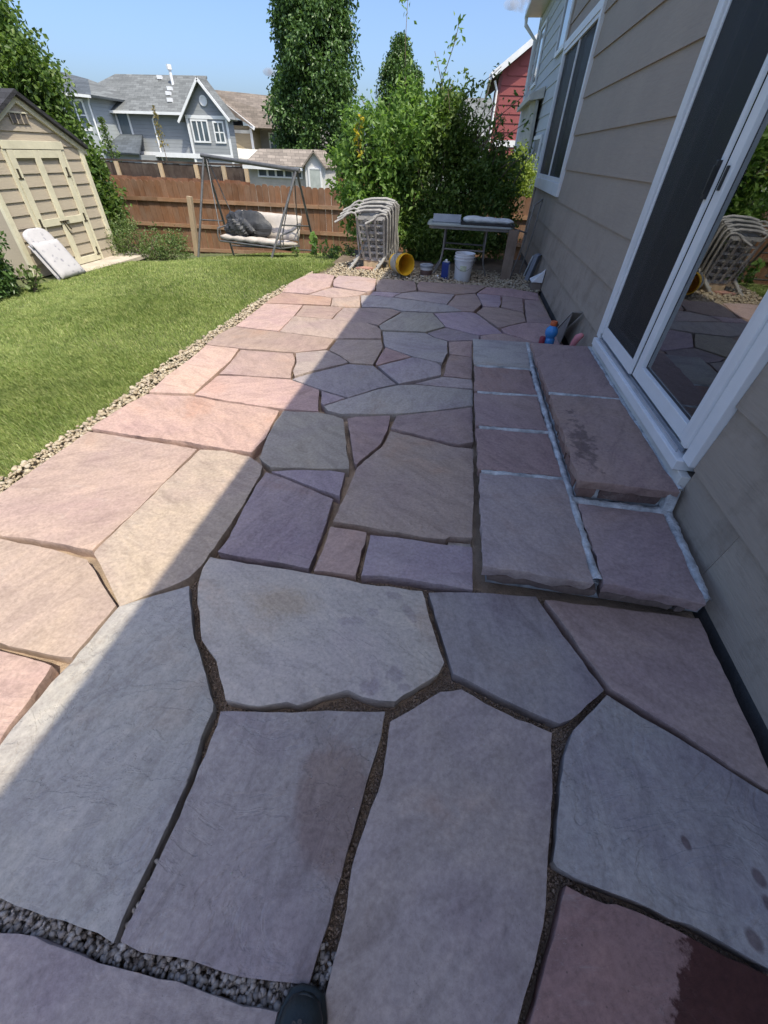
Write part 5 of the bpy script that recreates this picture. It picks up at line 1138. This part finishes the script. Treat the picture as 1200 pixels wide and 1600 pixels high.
part(ld, 'cross_tube', MB().tube([(.80,7.9,.66),(1.03,8.06,.60)], .012, 6), M_tableg); part(ld, 'cross_tube', MB().tube([(1.06,8.1,.95),(1.24,8.64,1.0)], .012, 6), M_tableg)
part(ld, 'foot_tube', MB().tube([(.93,7.98,.10),(.90,7.95,-.06)], .012, 6), M_tableg)

# ------------------------------------------------------------------ small things by the steps, and the shoe
bt = thing('blue_bottle', (1.06, 4.62, 0), 'small blue plastic bottle with an orange cap behind the steps', 'bottle')
M_blue = simple('translucent_blue', (.05,.26,.62), .25, .1, 6, 60, 0); M_orange = simple('orange_cap', (.62,.13,.04), .45)
part(bt, 'body', MB().lathe([(0,.0),(.05,.0),(.055,.01),(.055,.05),(.045,.065),(.052,.08),(.062,.10),(.064,.13),(.055,.155),(.033,.178),(.028,.186)], (1.06,4.62,.03), 24), M_blue, smooth=True)
part(bt, 'cap', MB().lathe([(.031,.184),(.034,.188),(.034,.222),(.031,.226),(0,.226)], (1.06,4.62,.03), 20), M_orange, smooth=True)
part(bt, 'base_ring', MB().lathe([(0,-.03),(.052,-.03),(.054,-.01),(.05,.0),(0,.0)], (1.06,4.62,.03), 20), M_blue, smooth=True)
rc = thing('red_cup', (.985, 4.62, 0), 'small dark red cup standing beside the blue bottle', 'cup')
part(rc, 'body', MB().lathe([(0,0),(.03,0),(.032,.006),(.03,.09),(.022,.10),(0,.10)], (.985,4.60,.004), 16), simple('dark_red_plastic', (.28,.03,.05), .5), smooth=True)
gl = thing('pink_glove', (1.23, 4.3, 0), 'small pink rubber toy lying behind the steps by the wall', 'toy')
part(gl, 'body', MB().tube([(1.205,4.33,.02),(1.225,4.30,.16),(1.24,4.28,.22),(1.262,4.26,.245),(1.275,4.25,.25)], [.012,.03,.034,.026,.01], 10), simple('pink_rubber', (.72,.25,.27), .5), smooth='all')
part(gl, 'foot', MB().tube([(1.19,4.36,.012),(1.22,4.32,.02),(1.25,4.29,.015)], [.02,.026,.02], 8), MATS['pink_rubber'], smooth='all')

M_shoe = simple('dark_green_rubber', (.018,.024,.024), .42, .25, 8, 120, .15, spec=.5)
shoe = thing('shoe', (-.13, -.2, 0), 'dark rubber clog toe standing on the flagstones at the bottom edge', 'shoe')
def shoe_part(grow, prof, z_of):
    V = []; F = []; nk = 20; n = len(prof)
    for (y, w, zt) in prof:
        for k in range(nk):
            a = 2*math.pi*k/nk; c, s = math.cos(a), math.sin(a)
            V.append((-.128 + (w+grow)*c*abs(c)**-.25 if abs(c) > 1e-3 else -.128, y, max(z_of[0], z_of[0] + (zt-z_of[0])*(.5+.5*s*abs(s)**-.3 if abs(s) > 1e-3 else .5))))
    for i in range(n-1):
        for k in range(nk): F.append((i*nk+k, i*nk+(k+1) % nk, (i+1)*nk+(k+1) % nk, (i+1)*nk+k))
    F += [tuple(range(nk))[::-1], tuple(range((n-1)*nk, n*nk))]
    return MB().add(V, F)
part(shoe, 'upper', shoe_part(0, [(-.068,.012,.025),(-.078,.034,.044),(-.10,.047,.06),(-.14,.053,.072),(-.18,.054,.082),(-.24,.046,.09),(-.30,.042,.085),(-.345,.036,.075),(-.36,.02,.06)], (.012,)), M_shoe, smooth='all')
part(shoe, 'toe_cap_rim', MB().tube([(-.128+.0535*math.cos(a), -.150+.078*math.sin(a), .030+.004*math.sin(a)) for a in [math.pi*i/16 for i in range(17)]], .0035, 6), M_shoe, smooth='all')
for k in range(7): part(shoe, 'vent_hole', MB().lathe([(.001,.0),(.005,.0),(.005,.004),(.001,.004)], (-.128+.030*math.cos(math.pi*(.1+.8*k/6)), -.165+.055*math.sin(math.pi*(.1+.8*k/6)), .0705), 10), M_black)
part(shoe, 'sole', shoe_part(.006, [(-.058,.012,.018),(-.068,.036,.022),(-.10,.050,.024),(-.14,.056,.024),(-.18,.056,.024),(-.24,.048,.024),(-.30,.044,.026),(-.35,.038,.026),(-.368,.02,.026)], (.002,)), M_shoe, smooth='all')
# ------------------------------------------------------------------ plants
M_bark = wood_mat('bark', (.14,.11,.085), (1,1,.3), .4, .3, .95)
G_dark = leaf_mat('pear_leaves', [(.045,.09,.028), (.08,.15,.04), (.06,.12,.035), (.115,.20,.055), (.09,.16,.048)], .22, .35)
G_bush = leaf_mat('bush_leaves', [(.05,.10,.022), (.095,.165,.035), (.07,.13,.028), (.14,.215,.045), (.11,.18,.038), (.17,.235,.06)], .38, .45)
G_light = leaf_mat('pale_sunlit_leaves', [(.11,.21,.045), (.17,.29,.065), (.20,.31,.08), (.14,.25,.055)], .42, .45)  # pale leaves; on the bush the paleness stands for sunshine
G_yell = leaf_mat('yellow_leaves', [(.42,.36,.03), (.52,.42,.04), (.30,.30,.04)], .4, .5)
G_dry = leaf_mat('dry_leaves', [(.34,.26,.10), (.26,.20,.09), (.20,.19,.06)], .4, .6)
G_hedge = leaf_mat('hedge_leaves', [(.15,.22,.04), (.25,.33,.06), (.32,.38,.08), (.19,.26,.05)], .4, .45)
G_shrub = leaf_mat('shrub_leaves', [(.055,.10,.03), (.10,.165,.045), (.14,.20,.06), (.19,.24,.09), (.09,.13,.045)], .35, .5)
def unit(v): return v/np.maximum(1e-6, np.linalg.norm(v, axis=1, keepdims=True))
def leaves(name, C, mat, size, g, parent, droop=.35, aspect=.5, out=None):
    """one small folded leaf per point"""
    n = len(C); d = g.normal(0, 1, (n, 3))
    if out is not None: d += out*1.1
    d[:, 2] -= droop; d = unit(d); nn = unit(np.cross(d, g.normal(0, 1, (n, 3))))
    flip = nn[:, 2] < 0; nn[flip] *= -1; e = np.cross(nn, d)
    l = (size[0] + (size[1]-size[0])*g.random(n))[:, None]; w_ = l*aspect*g.uniform(.8, 1.2, (n, 1))
    C = np.asarray(C); fold = nn*w_*.22
    V = np.stack([C - d*l*.5, C + e*w_*.5 + fold - d*l*.02, C + d*l*.5 - nn*l*.06, C - e*w_*.5 + fold - d*l*.02], 1).reshape(-1, 3)
    o = (np.arange(n)*4)[:, None]; F = np.concatenate([o + [0,1,2], o + [0,2,3]], 0)
    ob = fast(name, V, F, mat); return under(parent, ob) if parent is not None else ob
def clumps(g, cen, per, rad, shape=(1,1,1)):
    """points gathered in clumps; returns points and outward directions"""
    C = np.repeat(cen, per, 0); o = unit(g.normal(0, 1, (len(C), 3)))*(g.random((len(C), 1))**.6)*np.asarray(rad)*np.asarray(shape)
    return C + o, unit(o)
def ellips(g, n, c, r, shell=.55):
    d = unit(g.normal(0, 1, (n, 3))); k = (shell + (1-shell)*g.random((n, 1)))**.8
    k = k*(1 + .20*np.sin(d[:, :1]*5.1 + c[0]*3)*np.sin(d[:, 2:]*4.3 + c[2]*2) + .12*np.sin(d[:, 1:2]*9 + d[:, :1]*7))
    return np.asarray(c) + d*k*np.asarray(r)
def twigs(root, base, ends, r0, mat=None, seed=0, sag=.0, name='branch', mid=.4):
    g = random.Random(seed); m = MB()
    for e in ends:
        b = Vector(base); e = Vector(e); k = b.lerp(e, mid) + Vector((g.gauss(0,.06), g.gauss(0,.06), sag + .1*abs(g.gauss(0,1))))*(e-b).length*.5
        m.tube([b, b.lerp(k, .6), k, k.lerp(e, .6), e], [r0, r0*.8, r0*.6, r0*.35, r0*.12], 5)
    return part(root, name, m, mat or M_bark, smooth='all')

# tall pear tree behind the fence
def columnar(label, name, x, y, zb, z0, z1, rad, nc, per, cr, lsize, mat, seed, prof, group=None):
    g = np.random.default_rng(seed); root = thing(name, (x, y, zb), label, 'tree', group)
    part(root, 'trunk', MB().tube([(x,y,zb-.2),(x+.03,y,zb+(z0-zb)*.6),(x-.04,y+.03,z0+(z1-z0)*.4),(x,y,z1-.5)], [rad*.10,rad*.08,rad*.055,rad*.012], 8), M_bark, smooth='all')
    t = g.random(nc)**.85; zz = z0 + (z1-z0)*t; R_ = rad*np.interp(t, *prof); a = g.uniform(0, 6.283, nc); k = .45 + .55*g.random(nc)**.5
    lob = 1 + .13*np.sin(a*3 + zz*1.3) + .1*np.sin(a*5 - zz*2.1)
    cen = np.stack([x + R_*k*lob*np.cos(a), y + R_*k*lob*np.sin(a), zz], 1)
    C, o = clumps(g, cen, per, cr, (1,1,1.15)); leaves('crown', C, mat, lsize, g, root, .5, .55, o)
    ends = cen[g.choice(nc, min(40, nc), False)]; m = MB()
    for e in ends:
        b = Vector((x, y, e[2]-abs(e[0]-x)*.9-.2)); m.tube([b, Vector(e)], [rad*.03, .006], 5)
    part(root, 'branch', m, M_bark); return root
columnar('tall dark green pear tree standing behind the board fence', 'pear_tree', -6.65, 23.0, -1.6, .0, 8.3, 1.62, 620, 110, .42, (.10,.18), G_dark, 21, ([0,.06,.2,.42,.62,.8,1], [.55,.95,1.06,.98,.88,.74,.25]))
columnar('narrow dark green tree top behind the tall bush', 'columnar_tree', -3.35, 24.0, -2.0, .2, 4.75, .95, 300, 80, .28, (.08,.14), G_dark, 22, ([0,.3,.6,.8,.93,1], [1,1,.85,.66,.4,.15]))
columnar('small dark tree top right beside the narrow tree behind the bush', 'small_columnar_tree', -2.72, 24.3, -2.0, .2, 4.05, .55, 150, 70, .22, (.08,.14), G_dark, 25, ([0,.3,.6,.8,.93,1], [1,1,.8,.6,.4,.15]))
# leafy tree behind the shed
def broad(label, name, cat, base, lobes, nc, per, cr, lsize, mat, seed, droop=.4, aspect=.6, trunk=.09):
    g = np.random.default_rng(seed); root = thing(name, base, label, cat)
    cen = np.concatenate([ellips(g, max(4, int(nc*w_)), c, r, .5) for c, r, w_ in lobes]); C, o = clumps(g, cen, per, cr)
    keep = C[:, 2] > base[2] - .03
    leaves('crown' if cat == 'tree' else 'foliage', C[keep], mat, lsize, g, root, droop, aspect, o[keep])
    ends = cen[g.choice(len(cen), min(34, len(cen)), False)]
    if trunk: 
        top = Vector(base) + (Vector(lobes[0][0]) - Vector(base))*.5
        part(root, 'trunk', MB().tube([Vector(base)-Vector((0,0,.15)), Vector(base).lerp(top, .5)+Vector((.05,.03,0)), top], [trunk, trunk*.75, trunk*.5], 8), M_bark, smooth='all')
        twigs(root, top, ends, trunk*.42, seed=seed)
    else: twigs(root, base, ends, .012, seed=seed, name='stem')
    return root
broad('leafy green tree rising behind the beige shed', 'leafy_tree', 'tree', (-10.0, 10.4, -1.0),
      [((-10.65,10.4,2.0),(1.7,1.4,2.4),.5), ((-9.4,9.8,1.1),(1.0,.8,1.2),.24), ((-8.75,10.0,2.15),(.72,.6,.75),.12), ((-8.15,9.9,1.25),(.55,.5,.6),.09), ((-9.45,10.0,3.0),(.85,.7,.8),.12), ((-8.05,9.75,.45),(.62,.55,.95),.16), ((-11.5,10.4,4.1),(1.1,1.0,1.0),.12)], 600, 95, .34, (.06,.12), G_bush, 31, .5, .65, .13)
broad('dark shrub at the left edge beside the shed', 'corner_shrub', 'shrub', (-6.55, 5.45, -.25), [((-6.62,5.40,.18),(.46,.46,.48),1.0)], 90, 80, .17, (.045,.085), G_dark, 32, .3, .5, 0)
broad('low airy shrub with small pale leaves between shed and fence', 'low_shrub', 'shrub', (-6.35, 8.9, -.37), [((-6.75,8.9,-.02),(.55,.42,.42),.5), ((-6.05,9.0,-.10),(.55,.4,.36),.5)], 120, 62, .17, (.025,.055), G_shrub, 33, .1, .5, 0)
# the tall bush in the corner
bush = broad('tall rambling green bush in the corner by the folding table', 'tall_bush', 'bush', (-.6, 9.6, -.2),
      [((-.65,9.75,1.0),(.72,.7,1.10),.34), ((-1.70,9.75,1.10),(.58,.5,.72),.14), ((.30,9.8,.75),(.66,.55,.80),.20), ((-.50,9.6,1.80),(.48,.42,.46),.11), ((.15,9.7,1.45),(.40,.4,.42),.06), ((-.4,9.35,.28),(.9,.45,.40),.13)], 560, 90, .24, (.045,.095), G_bush, 41, .35, .5, .05)
g = np.random.default_rng(42); SPR = []
# outer growth, left and top: sunlight put into the paler colour of larger leaves
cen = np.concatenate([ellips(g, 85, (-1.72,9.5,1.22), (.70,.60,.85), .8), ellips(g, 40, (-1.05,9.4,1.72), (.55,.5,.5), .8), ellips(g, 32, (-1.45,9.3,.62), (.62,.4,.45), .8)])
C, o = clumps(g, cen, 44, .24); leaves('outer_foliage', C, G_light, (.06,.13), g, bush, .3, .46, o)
for kk in range(34):
    an = g.uniform(0, 6.28); x0 = -.6 + 1.55*math.cos(an)*g.uniform(.5, 1); z0 = 1.1 + .8*abs(math.sin(an))*g.uniform(.6, 1); y0 = 9.5 + g.uniform(-.3, .3)
    dx, dz = g.uniform(-.25, .25) + .18*math.cos(an), g.uniform(.15, .50); SPR.append(([(x0, y0, z0), (x0+dx*.5, y0-.05, z0+dz*.6), (x0+dx, y0-.08, z0+dz)], 16, G_light if x0 < -.5 else G_bush))  # sunny left sprays get the paler leaf colour
def shoot(root, path, n, size, mat, seed, spread=.12):
    gg = np.random.default_rng(seed); P = np.array(path, float); t = gg.random(n)*(len(P)-1); i = np.minimum(t.astype(int), len(P)-2); f = (t-i)[:, None]
    C = P[i]*(1-f) + P[i+1]*f; o = unit(gg.normal(0, 1, (n, 3))*[1,.7,.5]); C = C + o*gg.uniform(.03, spread, (n, 1))
    s = part(root, 'shoot', MB().tube([tuple(p) for p in P], [.007*(1-k/len(P))+.002 for k in range(len(P))], 5), M_bark, smooth='all')
    ob = leaves('shoot_leaves', C, mat, size, gg, None, .3, .5, o); sub(s, ob)
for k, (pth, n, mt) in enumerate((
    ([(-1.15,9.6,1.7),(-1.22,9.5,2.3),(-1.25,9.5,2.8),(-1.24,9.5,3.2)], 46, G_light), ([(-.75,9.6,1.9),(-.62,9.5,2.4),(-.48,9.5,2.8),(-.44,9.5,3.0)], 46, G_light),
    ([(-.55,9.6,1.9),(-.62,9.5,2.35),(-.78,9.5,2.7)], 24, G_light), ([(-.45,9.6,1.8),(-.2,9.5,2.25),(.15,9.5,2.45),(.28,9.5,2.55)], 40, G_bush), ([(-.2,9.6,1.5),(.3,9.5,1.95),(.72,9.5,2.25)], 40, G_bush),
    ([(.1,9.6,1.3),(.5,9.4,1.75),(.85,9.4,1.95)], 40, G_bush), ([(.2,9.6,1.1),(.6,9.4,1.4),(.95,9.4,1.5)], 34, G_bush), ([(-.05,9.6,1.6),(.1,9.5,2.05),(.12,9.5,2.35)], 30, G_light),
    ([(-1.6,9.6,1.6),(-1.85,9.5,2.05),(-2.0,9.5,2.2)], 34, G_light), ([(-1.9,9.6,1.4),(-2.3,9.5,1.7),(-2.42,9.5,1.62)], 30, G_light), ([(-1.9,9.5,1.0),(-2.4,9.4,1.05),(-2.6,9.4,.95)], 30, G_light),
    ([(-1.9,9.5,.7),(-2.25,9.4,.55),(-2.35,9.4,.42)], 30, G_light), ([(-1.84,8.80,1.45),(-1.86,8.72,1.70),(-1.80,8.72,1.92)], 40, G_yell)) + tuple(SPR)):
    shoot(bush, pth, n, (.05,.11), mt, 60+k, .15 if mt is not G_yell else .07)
broad('bright yellow green hedge behind the bush by the house corner', 'sunlit_hedge', 'hedge', (1.0, 14.1, -.9), [((.95,14.1,.75),(.85,.45,.88),1.0)], 260, 80, .19, (.04,.08), G_hedge, 44, .2, .6, 0)
# saplings beyond the fence
def sapling(label, x, y, zb, zt, rad, n, mat, seed, z0):
    g = np.random.default_rng(seed); root = thing('sapling', (x, y, zb), label, 'sapling')
    part(root, 'trunk', MB().tube([(x,y,zb),(x+.03,y,(zb+zt)/2),(x,y,zt)], [.035,.022,.006], 6), M_bark, smooth='all')
    t = g.random(n); z = z0 + (zt-z0)*t; r = rad*(1-.8*t)*g.random(n); a = g.uniform(0, 6.28, n)
    leaves('crown', np.stack([x+r*np.cos(a), y+r*np.sin(a), z], 1), mat, (.08,.16), g, root, .3, .6)
sapling('thin sapling with dry yellow leaves in front of the grey house', -18.3, 30.0, -1.9, 3.1, .42, 170, G_dry, 51, 1.3)
sapling('green columnar sapling in front of the grey house wing', -16.6, 22.8, -1.6, 2.3, .62, 520, G_shrub, 52, .2)
# small plants along the fence
def herb(label, x, y, h, n, size, mat, seed, name='young_plant', w_=.16):
    g = np.random.default_rng(seed); zb = ground_z(x, y) - .05; root = thing(name, (x, y, zb), label, 'plant'); m = MB()
    tips = [(x + g.normal(0, w_), y + g.normal(0, w_*.6), zb + h*g.uniform(.6, 1.0)) for _ in range(max(3, n//12))]
    for t in tips: m.tube([(x, y, zb), ((x+t[0])/2, (y+t[1])/2, zb+(t[2]-zb)*.6), t], [.008, .006, .003], 5)
    part(root, 'stem', m, M_bark); T = np.array(tips); C = T[g.integers(0, len(T), n)]; f = g.random((n, 1))**.5; C = np.array([x, y, zb])*(1-f) + C*f + g.normal(0, .035, (n, 3)); C[:, 2] = np.maximum(C[:, 2], zb+.03)
    leaves('foliage', C, mat, size, g, root, .15, .6)
herb('broad leaved seedling right of the garden swing', -3.22, 10.3, .50, 30, (.12,.20), G_light, 71)
herb('low grassy clump between swing and chairs', -2.75, 10.0, .30, 120, (.05,.11), G_light, 72)
herb('low green clump left of the stacked chairs', -2.25, 9.3, .32, 170, (.04,.09), G_shrub, 73, w_=.2)
herb('small weed under the swing end', -3.55, 10.0, .20, 40, (.05,.09), G_shrub, 74)
herb('leafy weeds at the foot of the corner shrub', -6.15, 5.75, .34, 110, (.05,.10), G_shrub, 75, w_=.2)

# ------------------------------------------------------------------ small clouds, far beyond everything
m, t, b = new_mat('cloud_vapour'); t.nodes.remove(b)
pv = N(t, 'ShaderNodeVolumePrincipled'); pv.inputs['Color'].default_value = (1,1,1,1); pv.inputs['Anisotropy'].default_value = .3
cn_ = noise(t, coords(t), .09, 5, .65); t.links.new(ramp(t, cn_, [(.42, (0,0,0)), (.62, (.16,.16,.16))]), pv.inputs['Density'])
t.links.new(pv.outputs[0], t.nodes['Material Output'].inputs['Volume'])
def cloud(c, blobs):
    mb = MB()
    for (dx, dz, rx, rz) in blobs:
        mb.lathe([(0.001,-rz)] + [(rx*math.cos(a), rz*math.sin(a)) for a in [R(-75+15*i) for i in range(11)]] + [(0.001,rz)], (c[0]+dx, c[1], c[2]+dz), 20)
    tag(mb.build('cloud', m, smooth='all'), kind='structure')
cloud((24, 500, 90), [(0,0,11,5), (8,2,8,4), (-8,-1,7,3)])
cloud((-258, 700, 71), [(0,0,10,4), (9,1,7,3)])
cloud((-252, 700, 57), [(0,0,6,4)])
